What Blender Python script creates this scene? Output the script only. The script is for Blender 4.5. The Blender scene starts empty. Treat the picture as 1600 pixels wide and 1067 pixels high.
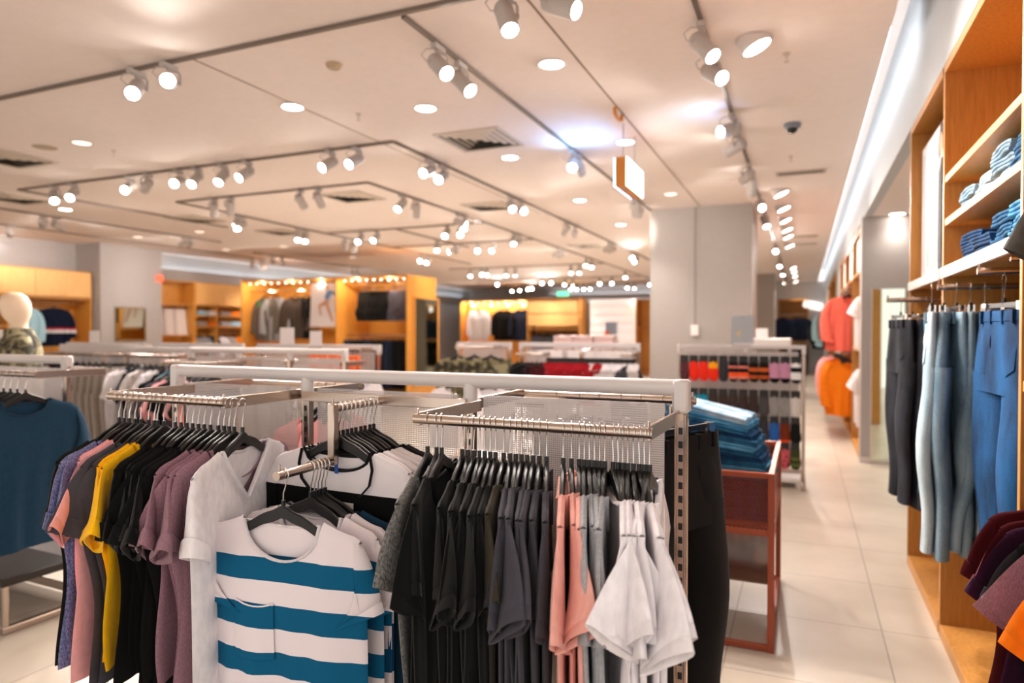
import bpy, bmesh, math, random
from mathutils import Vector, Matrix
random.seed(7)
PI=math.pi
SC=bpy.context.scene; COL=SC.collection
sin,cos,sqrt=math.sin,math.cos,math.sqrt
# ------------------------------------------------------------------ camera
FPX=1066.7; EYE=Vector((0,0,1.45)); YAW=math.radians(23.15); PIT=math.atan(16.5/FPX)
cd=bpy.data.cameras.new('camera'); cam=bpy.data.objects.new('camera',cd); COL.objects.link(cam)
cam.location=EYE; cam.rotation_euler=(PI/2-PIT,0,YAW); cd.sensor_width=36; cd.lens=FPX/1600*36
cd.clip_start=.05; cd.clip_end=100
cd.dof.use_dof=True; cd.dof.focus_distance=1.75; cd.dof.aperture_fstop=2.0
SC.camera=cam
FWD=Vector((-sin(YAW)*cos(PIT),cos(YAW)*cos(PIT),-sin(PIT))); RGT=Vector((cos(YAW),sin(YAW),0)); UPV=RGT.cross(FWD)
def at(u,v,x=None,y=None,z=None,d=None):      # surveying helper: where a sight line meets a known plane of the shop
    r=FWD+RGT*((u-800)/FPX)-UPV*((v-533.5)/FPX)
    if x is not None: k=x/r.x
    elif y is not None: k=y/r.y
    elif z is not None: k=(z-1.45)/r.z
    else: k=d
    return EYE+r*k
# ------------------------------------------------------------------ materials
def S(h):
    h=h.lstrip('#'); o=[]
    for i in (0,2,4):
        c=int(h[i:i+2],16)/255; o.append(c/12.92 if c<=.04045 else ((c+.055)/1.055)**2.4)
    return tuple(o)+(1,)
MC={}
def base(name):
    m=bpy.data.materials.new(name); m.use_nodes=True; nt=m.node_tree
    return m,nt,nt.nodes['Principled BSDF']
def nd(nt,t,**k):
    n=nt.nodes.new(t)
    for a,b in k.items(): setattr(n,a,b)
    return n
def plain(name,col,rough=.5,metal=0,emis=None,es=0,spec=.5):
    if name in MC: return MC[name]
    m,nt,b=base(name); c=S(col) if isinstance(col,str) else col
    tc=nd(nt,'ShaderNodeTexCoord'); nz=nd(nt,'ShaderNodeTexNoise'); nz.inputs['Scale'].default_value=14
    mx=nd(nt,'ShaderNodeMix',data_type='RGBA'); mx.inputs[6].default_value=c; mx.inputs[7].default_value=tuple(x*.93 for x in c[:3])+(1,)
    nt.links.new(tc.outputs['Object'],nz.inputs['Vector']); nt.links.new(nz.outputs[0],mx.inputs[0]); nt.links.new(mx.outputs[2],b.inputs['Base Color'])
    b.inputs['Roughness'].default_value=rough; b.inputs['Metallic'].default_value=metal; b.inputs['Specular IOR Level'].default_value=spec
    if emis: b.inputs['Emission Color'].default_value=S(emis); b.inputs['Emission Strength'].default_value=es
    MC[name]=m; return m
def fabric(name,col,heather=0,rough=.95,weave=420):
    if name in MC: return MC[name]
    m,nt,b=base(name); c=S(col)
    tc=nd(nt,'ShaderNodeTexCoord'); mp=nd(nt,'ShaderNodeMapping'); mp.inputs['Scale'].default_value=(1,1,.5)
    nz=nd(nt,'ShaderNodeTexNoise'); nz.inputs['Scale'].default_value=260 if heather else 60; nz.inputs['Detail'].default_value=3
    h=heather or .06
    mx=nd(nt,'ShaderNodeMix',data_type='RGBA'); mx.inputs[6].default_value=tuple(min(1,x*(1+h)) for x in c[:3])+(1,); mx.inputs[7].default_value=tuple(x*(1-h) for x in c[:3])+(1,)
    rp=nd(nt,'ShaderNodeMapRange'); rp.inputs[1].default_value=.35; rp.inputs[2].default_value=.65
    L=nt.links.new
    L(tc.outputs['Object'],mp.inputs[0]); L(mp.outputs[0],nz.inputs['Vector']); L(nz.outputs[0],rp.inputs[0]); L(rp.outputs[0],mx.inputs[0]); L(mx.outputs[2],b.inputs['Base Color'])
    w=nd(nt,'ShaderNodeTexNoise'); w.inputs['Scale'].default_value=weave; L(tc.outputs['Object'],w.inputs['Vector'])
    bp=nd(nt,'ShaderNodeBump'); bp.inputs['Strength'].default_value=.12; bp.inputs['Distance'].default_value=.002; L(w.outputs[0],bp.inputs['Height']); L(bp.outputs[0],b.inputs['Normal'])
    b.inputs['Roughness'].default_value=rough; b.inputs['Specular IOR Level'].default_value=.15
    b.inputs['Sheen Weight'].default_value=.08
    MC[name]=m; return m
def bands(name,stops,axis=2,z0=-.8,z1=0.0):
    """stops: list of (z, colour) from the hem up; hard edges"""
    if name in MC: return MC[name]
    m,nt,b=base(name); tc=nd(nt,'ShaderNodeTexCoord'); sp=nd(nt,'ShaderNodeSeparateXYZ'); mr=nd(nt,'ShaderNodeMapRange')
    mr.inputs[1].default_value=z0; mr.inputs[2].default_value=z1
    cr=nd(nt,'ShaderNodeValToRGB'); cr.color_ramp.interpolation='CONSTANT'; e=cr.color_ramp.elements
    e[0].position=0; e[0].color=S(stops[0][1]); e.remove(e[1])
    for z,c in stops[1:]:
        k=e.new((z-z0)/(z1-z0)); k.color=S(c)
    L=nt.links.new
    L(tc.outputs['Object'],sp.inputs[0]); L(sp.outputs[axis],mr.inputs[0]); L(mr.outputs[0],cr.inputs[0]); L(cr.outputs[0],b.inputs['Base Color'])
    b.inputs['Roughness'].default_value=.95; b.inputs['Specular IOR Level'].default_value=.15
    w=nd(nt,'ShaderNodeTexNoise'); w.inputs['Scale'].default_value=420; L(tc.outputs['Object'],w.inputs['Vector'])
    bp=nd(nt,'ShaderNodeBump'); bp.inputs['Strength'].default_value=.12; bp.inputs['Distance'].default_value=.002; L(w.outputs[0],bp.inputs['Height']); L(bp.outputs[0],b.inputs['Normal'])
    MC[name]=m; return m
def blotch(name,cols,scale=9):
    if name in MC: return MC[name]
    m,nt,b=base(name); tc=nd(nt,'ShaderNodeTexCoord'); nz=nd(nt,'ShaderNodeTexNoise'); nz.inputs['Scale'].default_value=scale; nz.inputs['Detail'].default_value=1.5
    cr=nd(nt,'ShaderNodeValToRGB'); cr.color_ramp.interpolation='CONSTANT'; e=cr.color_ramp.elements
    e[0].position=0; e[0].color=S(cols[0]); e.remove(e[1])
    for i,c in enumerate(cols[1:]):
        k=e.new(.42+.16*(i)/max(1,len(cols)-1)); k.color=S(c)
    nt.links.new(tc.outputs['Object'],nz.inputs['Vector']); nt.links.new(nz.outputs[0],cr.inputs[0]); nt.links.new(cr.outputs[0],b.inputs['Base Color'])
    b.inputs['Roughness'].default_value=.9; MC[name]=m; return m
def denim(name,c1,c2):
    if name in MC: return MC[name]
    m,nt,b=base(name); tc=nd(nt,'ShaderNodeTexCoord'); mp=nd(nt,'ShaderNodeMapping'); mp.inputs['Scale'].default_value=(3,3,1.1)
    nz=nd(nt,'ShaderNodeTexNoise'); nz.inputs['Scale'].default_value=3.2; nz.inputs['Detail'].default_value=4
    fn=nd(nt,'ShaderNodeTexNoise'); fn.inputs['Scale'].default_value=230
    ad=nd(nt,'ShaderNodeMath',operation='ADD'); ml=nd(nt,'ShaderNodeMath',operation='MULTIPLY'); ml.inputs[1].default_value=.3
    mr=nd(nt,'ShaderNodeMapRange'); mr.inputs[1].default_value=.5; mr.inputs[2].default_value=.8
    mx=nd(nt,'ShaderNodeMix',data_type='RGBA'); mx.inputs[6].default_value=S(c1); mx.inputs[7].default_value=S(c2)
    L=nt.links.new
    L(tc.outputs['Object'],mp.inputs[0]); L(mp.outputs[0],nz.inputs['Vector']); L(tc.outputs['Object'],fn.inputs['Vector'])
    L(fn.outputs[0],ml.inputs[0]); L(nz.outputs[0],ad.inputs[0]); L(ml.outputs[0],ad.inputs[1]); L(ad.outputs[0],mr.inputs[0]); L(mr.outputs[0],mx.inputs[0]); L(mx.outputs[2],b.inputs['Base Color'])
    b.inputs['Roughness'].default_value=.9; b.inputs['Specular IOR Level'].default_value=.2
    MC[name]=m; return m
def wood(name,c1,c2,axis=(14,14,1.2),rough=.42):
    if name in MC: return MC[name]
    m,nt,b=base(name); tc=nd(nt,'ShaderNodeTexCoord'); mp=nd(nt,'ShaderNodeMapping'); mp.inputs['Scale'].default_value=axis
    nz=nd(nt,'ShaderNodeTexNoise'); nz.inputs['Scale'].default_value=5; nz.inputs['Detail'].default_value=6; nz.inputs['Roughness'].default_value=.6
    mr=nd(nt,'ShaderNodeMapRange'); mr.inputs[1].default_value=.3; mr.inputs[2].default_value=.7
    mx=nd(nt,'ShaderNodeMix',data_type='RGBA'); mx.inputs[6].default_value=S(c1); mx.inputs[7].default_value=S(c2)
    L=nt.links.new
    L(tc.outputs['Object'],mp.inputs[0]); L(mp.outputs[0],nz.inputs['Vector']); L(nz.outputs[0],mr.inputs[0]); L(mr.outputs[0],mx.inputs[0]); L(mx.outputs[2],b.inputs['Base Color'])
    b.inputs['Roughness'].default_value=rough; b.inputs['Specular IOR Level'].default_value=.35
    MC[name]=m; return m
def holes(name,col,pitch,r,metal=0,diamond=False,rough=.4):
    """sheet with a regular grid of punched holes, in object X/Z"""
    if name in MC: return MC[name]
    m,nt,b=base(name); L=nt.links.new; tc=nd(nt,'ShaderNodeTexCoord'); sp=nd(nt,'ShaderNodeSeparateXYZ'); L(tc.outputs['Object'],sp.inputs[0])
    def M(op,a,bv=None):
        n=nd(nt,'ShaderNodeMath',operation=op)
        for i,v in enumerate((a,bv)):
            if v is None: continue
            if isinstance(v,(int,float)): n.inputs[i].default_value=v
            else: L(v,n.inputs[i])
        return n.outputs[0]
    h=M('ADD',sp.outputs[0],sp.outputs[1]); v=sp.outputs[2]
    if diamond:
        a=M('PINGPONG',M('ADD',M('MULTIPLY',h,1/pitch),M('MULTIPLY',v,1.6/pitch)),.5); c=M('PINGPONG',M('SUBTRACT',M('MULTIPLY',h,1/pitch),M('MULTIPLY',v,1.6/pitch)),.5)
        fac=M('GREATER_THAN',M('MINIMUM',a,c),r)
    else:
        a=M('SUBTRACT',M('FRACT',M('MULTIPLY',h,1/pitch)),.5); c=M('SUBTRACT',M('FRACT',M('MULTIPLY',v,1/pitch)),.5)
        fac=M('LESS_THAN',M('ADD',M('MULTIPLY',a,a),M('MULTIPLY',c,c)),r*r)
    tr=nd(nt,'ShaderNodeBsdfTransparent'); ms=nd(nt,'ShaderNodeMixShader'); out=nt.nodes['Material Output']
    L(fac,ms.inputs[0]); L(b.outputs[0],ms.inputs[1]); L(tr.outputs[0],ms.inputs[2]); L(ms.outputs[0],out.inputs['Surface'])
    b.inputs['Base Color'].default_value=S(col); b.inputs['Metallic'].default_value=metal; b.inputs['Roughness'].default_value=rough
    MC[name]=m; return m
def glow(name,col,s):
    return plain(name,col,.5,0,col,s)
# ------------------------------------------------------------------ mesh building
class MB:
    def __init__(s): s.v=[]; s.f=[]
    def add(s,vs,fs,M=None):
        o=len(s.v)
        s.v+= [tuple(M@Vector(p)) for p in vs] if M is not None else [tuple(p) for p in vs]
        s.f+=[tuple(i+o for i in f) for f in fs]; return s
    def box(s,x0,x1,y0,y1,z0,z1,M=None):
        vs=[(x,y,z) for z in(z0,z1) for y in(y0,y1) for x in(x0,x1)]
        return s.add(vs,[(0,2,3,1),(4,5,7,6),(0,1,5,4),(2,6,7,3),(0,4,6,2),(1,3,7,5)],M)
    def rbox(s,x0,x1,y0,y1,z0,z1,r=.004,M=None):     # box with chamfered edges
        t=MB(); vs=[];idx={}
        for a in(0,1):
            for b in(0,1):
                for c in(0,1):
                    P=((x0,x1)[a],(y0,y1)[b],(z0,z1)[c]); g=((1,-1)[a],(1,-1)[b],(1,-1)[c])
                    for k in range(3):
                        idx[a,b,c,k]=len(vs); vs.append(tuple(P[i]+(0 if i==k else g[i]*r) for i in range(3)))
        fs=[]
        for k in range(3):
            i,j=[(1,2),(2,0),(0,1)][k]
            for w in(0,1):
                q=[]
                for (p1,p2) in((0,0),(1,0),(1,1),(0,1)):
                    t3=[0,0,0]; t3[k]=w; t3[i]=p1; t3[j]=p2; q.append(idx[t3[0],t3[1],t3[2],k])
                fs.append(tuple(q if w else q[::-1]))
            for p1 in(0,1):
                for p2 in(0,1):
                    def I(w,kk):
                        t3=[0,0,0]; t3[k]=w; t3[i]=p1; t3[j]=p2; return idx[t3[0],t3[1],t3[2],kk]
                    q=(I(0,i),I(1,i),I(1,j),I(0,j)); fs.append(q if p1==p2 else q[::-1])
        for a in(0,1):
            for b in(0,1):
                for c in(0,1):
                    q=tuple(idx[a,b,c,k] for k in range(3)); fs.append(q if (a+b+c)%2 else q[::-1])
        return s.add(vs,fs,M)
    def tube(s,pts,r,n=8,cap=True,closed=False,flat=1.0):
        pts=[Vector(p) for p in pts]; N=len(pts); vs=[];fs=[]
        up=None
        for i,p in enumerate(pts):
            a=pts[(i-1)%N] if (closed or i>0) else p; b=pts[(i+1)%N] if (closed or i<N-1) else p
            d=(b-a).normalized()
            if up is None:
                up=Vector((0,0,1)) if abs(d.z)<.9 else Vector((1,0,0))
            up=(up-d*up.dot(d)); 
            if up.length<1e-5: up=Vector((1,0,0))-d*d.x
            up.normalize(); q=d.cross(up)
            rr=r[i] if isinstance(r,(list,tuple)) else r
            for k in range(n):
                t=2*PI*k/n; vs.append(p+up*(rr*cos(t))+q*(rr*flat*sin(t)))
        M_=N if closed else N-1
        for i in range(M_):
            j=(i+1)%N
            for k in range(n):
                fs.append((i*n+k,i*n+(k+1)%n,j*n+(k+1)%n,j*n+k))
        if cap and not closed:
            fs.append(tuple(range(n))[::-1]); fs.append(tuple((N-1)*n+k for k in range(n)))
        return s.add(vs,fs)
    def loft(s,rings,cap=(True,True)):
        n=len(rings[0]); vs=[p for r in rings for p in r]; fs=[]
        for i in range(len(rings)-1):
            for k in range(n): fs.append((i*n+k,i*n+(k+1)%n,(i+1)*n+(k+1)%n,(i+1)*n+k))
        if cap[0]: fs.append(tuple(range(n))[::-1])
        if cap[1]: fs.append(tuple((len(rings)-1)*n+k for k in range(n)))
        return s.add(vs,fs)
    def lathe(s,prof,n=20,c=(0,0,0),M=None):
        rings=[[(c[0]+r*cos(2*PI*k/n),c[1]+r*sin(2*PI*k/n),c[2]+z) for k in range(n)] for r,z in prof]
        t=MB(); t.loft(rings); return s.add(t.v,t.f,M)
    def prism(s,poly,y0,y1,M=None):      # polygon in x,z extruded along y
        n=len(poly); vs=[(x,y0,z) for x,z in poly]+[(x,y1,z) for x,z in poly]
        fs=[tuple(range(n)),tuple(range(n,2*n))[::-1]]+[(i,n+i,n+(i+1)%n,(i+1)%n) for i in range(n)]
        return s.add(vs,fs,M)
    def mesh(s,name,smooth=True,ang=.7):
        me=bpy.data.meshes.new(name); me.from_pydata(s.v,[],s.f); me.validate()
        bm=bmesh.new(); bm.from_mesh(me); bmesh.ops.recalc_face_normals(bm,faces=bm.faces); bm.to_mesh(me); bm.free()
        if smooth:
            me.polygons.foreach_set('use_smooth',[True]*len(me.polygons)); me.set_sharp_from_angle(angle=ang)
        me.update(); return me
def link(name,me,mat=None,parent=None,loc=None):
    o=bpy.data.objects.new(name,me)
    COL.objects.link(o)
    if parent: o.parent=parent
    if loc is not None: o.location=loc
    if mat:
        if not me.materials: me.materials.append(mat)
        if me.materials[0]!=mat:
            o.material_slots[0].link='OBJECT'; o.material_slots[0].material=mat
    return o
def part(name,mb,mat,parent,smooth=True,label=None,ang=.7):
    o=link(name,mb.mesh(name,smooth,ang),mat,parent)
    if label: o['label']=label
    return o
def tag(o,label,cat,group=None,kind=None):
    o['label']=label; o['category']=cat
    if group: o['group']=group
    if kind: o['kind']=kind
    return o
def thing(name,label,cat,loc=(0,0,0),rz=0,group=None):
    o=bpy.data.objects.new(name,None); COL.objects.link(o); o.empty_display_size=.05
    o.location=loc; o.rotation_euler=(0,0,rz); return tag(o,label,cat,group)
def struct(name,mb,mat,smooth=False):
    o=link(name,mb.mesh(name,smooth),mat); o['kind']='structure'; return o
ORD=['first','second','third','fourth','fifth','sixth','seventh','eighth','ninth','tenth','eleventh','twelfth','thirteenth','fourteenth','fifteenth','sixteenth','seventeenth','eighteenth','nineteenth','twentieth','twenty-first','twenty-second','twenty-third','twenty-fourth','twenty-fifth','twenty-sixth','twenty-seventh','twenty-eighth','twenty-ninth','thirtieth','thirty-first','thirty-second','thirty-third','thirty-fourth','thirty-fifth','thirty-sixth','thirty-seventh','thirty-eighth','thirty-ninth','fortieth']
NUM=['zero','one','two','three','four','five','six','seven','eight','nine','ten','eleven','twelve','thirteen']
def part_w(name,mb,mat,parent,smooth=True,label=None):      # part given in world coordinates
    M=(Matrix.Translation(parent.location)@Matrix.Rotation(parent.rotation_euler.z,4,'Z')).inverted()
    mb.v=[tuple(M@Vector(v)) for v in mb.v]; return part(name,mb,mat,parent,smooth,label)
def sm(t): t=max(0,min(1,t)); return t*t*(3-2*t)
def lerp(a,b,t): return a+(b-a)*t
SPOT_W=100; DL_W=50; EXPO=0.8
# ------------------------------------------------------------------ garments and hangers
# local frame of everything that hangs: x = through the cloth, y = along the shoulders, z up, origin on the rail's axis
NECK=-.078
def htop(s):
    s=abs(s); x=min(1,s/.215); z=NECK-.012-.07*(.35*x+.65*sm(x))
    if s>.215: z-=(s-.215)*.75
    return z
def hanger_mesh(w=.208,th=.0055):
    mb=MB(); n=14; top=[];bot=[]
    for i in range(-n,n+1):
        s=w*i/n; x=abs(i)/n; t=htop(s)+(.010*max(0,1-abs(i)/2.2))-.007*sm((abs(s)-.06)/.05)
        d=lerp(.034,.020,x)
        if abs(i)==n: d=.012; 
        top.append((s,t)); bot.append((s,t-d))
    poly=top+bot[::-1]; N=len(poly)
    cy=[p[0] for p in poly]
    def inset(p,i):
        a=poly[(i-1)%N]; b=poly[(i+1)%N]; dx,dz=b[0]-a[0],b[1]-a[1]; L=sqrt(dx*dx+dz*dz) or 1
        return (p[0]+dz/L*.003, p[1]+dx/L*-.003)
    rings=[]
    for X,ins in((-th,1),(-th*.45,0),(th*.45,0),(th,1)):
        rings.append([(X,)+(inset(p,i) if ins else p) for i,p in enumerate(poly)])
    vs=[p for r in rings for p in r]; fs=[]
    for r in range(3):
        for k in range(N): fs.append((r*N+k,r*N+(k+1)%N,(r+1)*N+(k+1)%N,(r+1)*N+k))
    m=len(top)
    for r in(0,3):
        for i in range(m-1):
            q=(r*N+i,r*N+i+1,r*N+N-2-i,r*N+N-1-i); fs.append(q)
    mb.add(vs,fs); return mb
def hook_mesh(R=.0165,r=.0018):
    mb=MB(); pts=[(0,0,NECK+.004),(0,.001,NECK+.03),(0,.006,NECK+.042)]
    for k in range(0,13):
        a=-.25*PI+1.28*PI*k/12
        pts.append((0,R*cos(a)*1.0,R*sin(a)+.000))
    mb.tube(pts,r,6); return mb
HM=None
def get_hanger():
    global HM
    if HM is None:
        mb=hanger_mesh(); mb.tube([(0,0,NECK-.006),(0,0,NECK+.010)],.0055,8)
        HM=(mb.mesh('clothes_hanger'),hook_mesh().mesh('hook'))
    return HM
def hanger(loc,rz,label,group,col=None,tilt=0):
    a,b=get_hanger(); o=link('clothes_hanger',a,col or M_hang); o.location=loc; o.rotation_euler=(tilt,0,rz); tag(o,label,'hanger',group)
    link('hook',b,M_wire,o,(0,0,0)); return o
TEES={}
def tee_mesh(key,sh=.245,bw=.265,ln=.72,T=.014,nk=.105,nd=.085,vneck=False,sl=.21,sw=.10,ang=32,tw=(0,0),fold=.010,seed=0,cuff=False,hem=1.0,slsh=(0,0),rt=None,edge=.0,NC=26,NR=24):
    if key in TEES: return TEES[key]
    R=random.Random(seed*131+5); out={}; rt=rt or T*.95; sd=.0062 if T<.012 else .009; ebn=R.uniform(-1,1)*edge; ebf=R.uniform(-1,1)*edge; wv=R.uniform(0,6.28)
    shz=lambda s: htop(s)+.0075
    hemz=NECK-.02-ln; ph=[R.uniform(0,6.28) for _ in range(8)]
    def wid(t):
        ta=.27
        w=lerp(sh,bw,sm(t/ta)) if t<ta else lerp(bw,bw*hem,(t-ta)/(1-ta))
        return w
    def common(a,t):
        g=sm(max(0,t-.10)*1.8)
        return fold*g*(.55*sin(2.2*PI*a+ph[0]+1.2*t)+.45*sin(4.1*PI*a+ph[1]-1.6*t)*t+.25*sin(7.3*a*PI+ph[2]+2*t)*t)+fold*.5*sin(1.3*PI*a+ph[3])*t
    def nline(s,front):
        x=min(1,abs(s)/nk)
        d=(1-x)**.85 if vneck else sqrt(max(0,1-x*x))
        return shz(nk)-((nd if front else .018)*d) + (0 if not front else 0)
    mb=MB(); W=NC+1; idx={}
    for g in(1,-1):
        for j in range(NR+1):
            t=j/NR
            for i in range(W):
                a=-1+2*i/NC; st=a*sh
                zt=nline(st,g>0) if abs(st)<nk else shz(st)
                s=a*(wid(t)+edge*.5*sin(6*t+wv)*sm(t*2)*(1 if a<0 else -.6)); z=lerp(zt,hemz-.006*sin(3*a+ph[4]),t)
                th=T*sqrt(max(0,1-a*a))*(.35+.65*sm(t/.22))
                th=max(th,sd) if abs(a)<.97 else th
                if t<.16 and abs(a)<.95: th=max(th,.0085 if T>.01 else .0072)
                side=lerp(sd,.004,sm(t/.6)); th=max(th,side) if abs(a)>.8 else max(th,side*.9)
                x=g*th+common(a,t)+sm(t*1.3)*(ebn*max(0,-a)**1.5+ebf*max(0,a)**1.5)*(1+.5*sin(5*t+wv))+g*fold*.25*sin(5*a*PI+ph[5]+3*t)*sm(t*2)*sqrt(max(0,1-a*a))
                mb.v.append((x,s,z)); idx[g,j,i]=len(mb.v)-1
        for j in range(NR):
            for i in range(NC): mb.f.append((idx[g,j,i],idx[g,j,i+1],idx[g,j+1,i+1],idx[g,j+1,i]))
    for i in range(NC):      # shoulders
        a0=abs(-1+2*i/NC)*sh; a1=abs(-1+2*(i+1)/NC)*sh
        if min(a0,a1)>=nk*.97:
            for q in(i,i+1):
                if ('r',q) not in idx:
                    A_,B_=mb.v[idx[1,0,q]],mb.v[idx[-1,0,q]]; mb.v.append(((A_[0]+B_[0])/2,A_[1]*1.008,A_[2]+sd*.9)); idx['r',q]=len(mb.v)-1
            mb.f.append((idx[1,0,i],idx[1,0,i+1],idx['r',i+1],idx['r',i])); mb.f.append((idx['r',i],idx['r',i+1],idx[-1,0,i+1],idx[-1,0,i]))
    for j in range(NR):      # side seams
        for i in(0,NC):
            for q in(j,j+1):
                if ('s',q,i) not in idx:
                    A_,B_=mb.v[idx[1,q,i]],mb.v[idx[-1,q,i]]; mb.v.append(((A_[0]+B_[0])/2,A_[1]+(-1 if i==0 else 1)*.006,A_[2])); idx['s',q,i]=len(mb.v)-1
            mb.f.append((idx[1,j,i],idx[1,j+1,i],idx['s',j+1,i],idx['s',j,i])); mb.f.append((idx['s',j,i],idx['s',j+1,i],idx[-1,j+1,i],idx[-1,j,i]))
    out['body']=mb.mesh('tshirt',ang=1.2)
    # collar band
    c=MB(); pts=[]
    for k in range(17):
        s=lerp(-nk,nk,k/16); pts.append((.006+T*.12,s,nline(s,True)))
    for k in range(1,16):
        s=lerp(nk,-nk,k/16); pts.append((-.006-T*.12,s,nline(s,False)))
    c.tube(pts,.0085,8,closed=True,flat=.42); out['collar']=c.mesh('collar')
    for sg in(-1,1):
        near=sg<0; tau=math.radians(tw[0] if near else tw[1]); sx=slsh[0] if near else slsh[1]
        A=math.radians((ang if not isinstance(ang,tuple) else ang[0 if near else 1])+R.uniform(-5,5)); P0=Vector((0,sg*sh*.94,shz(sh*.94)+sd*.5)); P1=Vector((0,sg*wid(.27)*.97,shz(sh)-.19))
        E0=P0+Vector((0,sg*sin(A),-cos(A)))*sl; E1=E0+Vector((0,-sg*cos(A),-sin(A)))*(2*sw)
        Q=P0+Vector((0,sg*.8,-.6)).normalized()*sl*.35
        def ring(t,grow=0,n=18):
            top=P0*(1-t)**2+Q*2*t*(1-t)+E0*t*t; bo=P1.lerp(E1,t); Cc=(top+bo)/2; Lv=(top-bo)/2
            dirv=(lerp(1,1,t))
            tt=tau*sm(t); l=Lv.length+grow; u=Lv.normalized(); n_=Vector((1,0,0))
            a1=u*cos(tt)+n_*sin(tt); a2=n_*cos(tt)-u*sin(tt)
            Ts=lerp(max(rt,sd*1.25),rt*1.0+.006,t)+grow; r=[]
            for k in range(n):
                p=2*PI*k/n; rip=1+.22*t*sin(3*p+ph[6]+2*t)
                f_=fold*.8*sin(2*p+ph[7]+3*t)*sm(t)
                r.append(Cc+a1*(l*cos(p))+a2*(Ts*rip*sin(p)+f_*.5)+n_*(sx*t*t))
            return r
        m=MB(); rs=[]
        for t in [0,.1,.2,.3,.4,.5,.6,.7,.8,.885]: rs.append(ring(t))
        rs.append(ring(.89,-.0015)); rs.append(ring(.90,0)); rs.append(ring(1.0,.001)); rs.append(ring(.985,-.003)); rs.append(ring(.9,-.004))
        m.loft(rs,(True,False)); out['sl%d'%sg]=m.mesh('sleeve',ang=1.2)
        if cuff:
            m=MB(); m.loft([ring(.83,.001),ring(.835,.006),ring(.95,.0075),ring(1.01,.0065),ring(1.01,.002),ring(.95,-.001)],(False,False)); out['cu%d'%sg]=m.mesh('cuff',ang=1.2)
    TEES[key]=out; return out
def tee(key,mat,loc,rz,label,group=None,cat='t-shirt',name='tshirt',collar=None,sleeve=None,tilt=0,parts=True):
    d=TEES[key]; o=link(name,d['body'],mat); o.location=loc; o.rotation_euler=(tilt,0,rz); tag(o,label,cat,group)
    link('collar',d['collar'],collar or mat,o)
    for sg in(-1,1):
        s=link('sleeve',d['sl%d'%sg],sleeve or mat,o)
        if 'cu%d'%sg in d: link('cuff',d['cu%d'%sg],sleeve or mat,s)
    return o
PANTS={}
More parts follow.
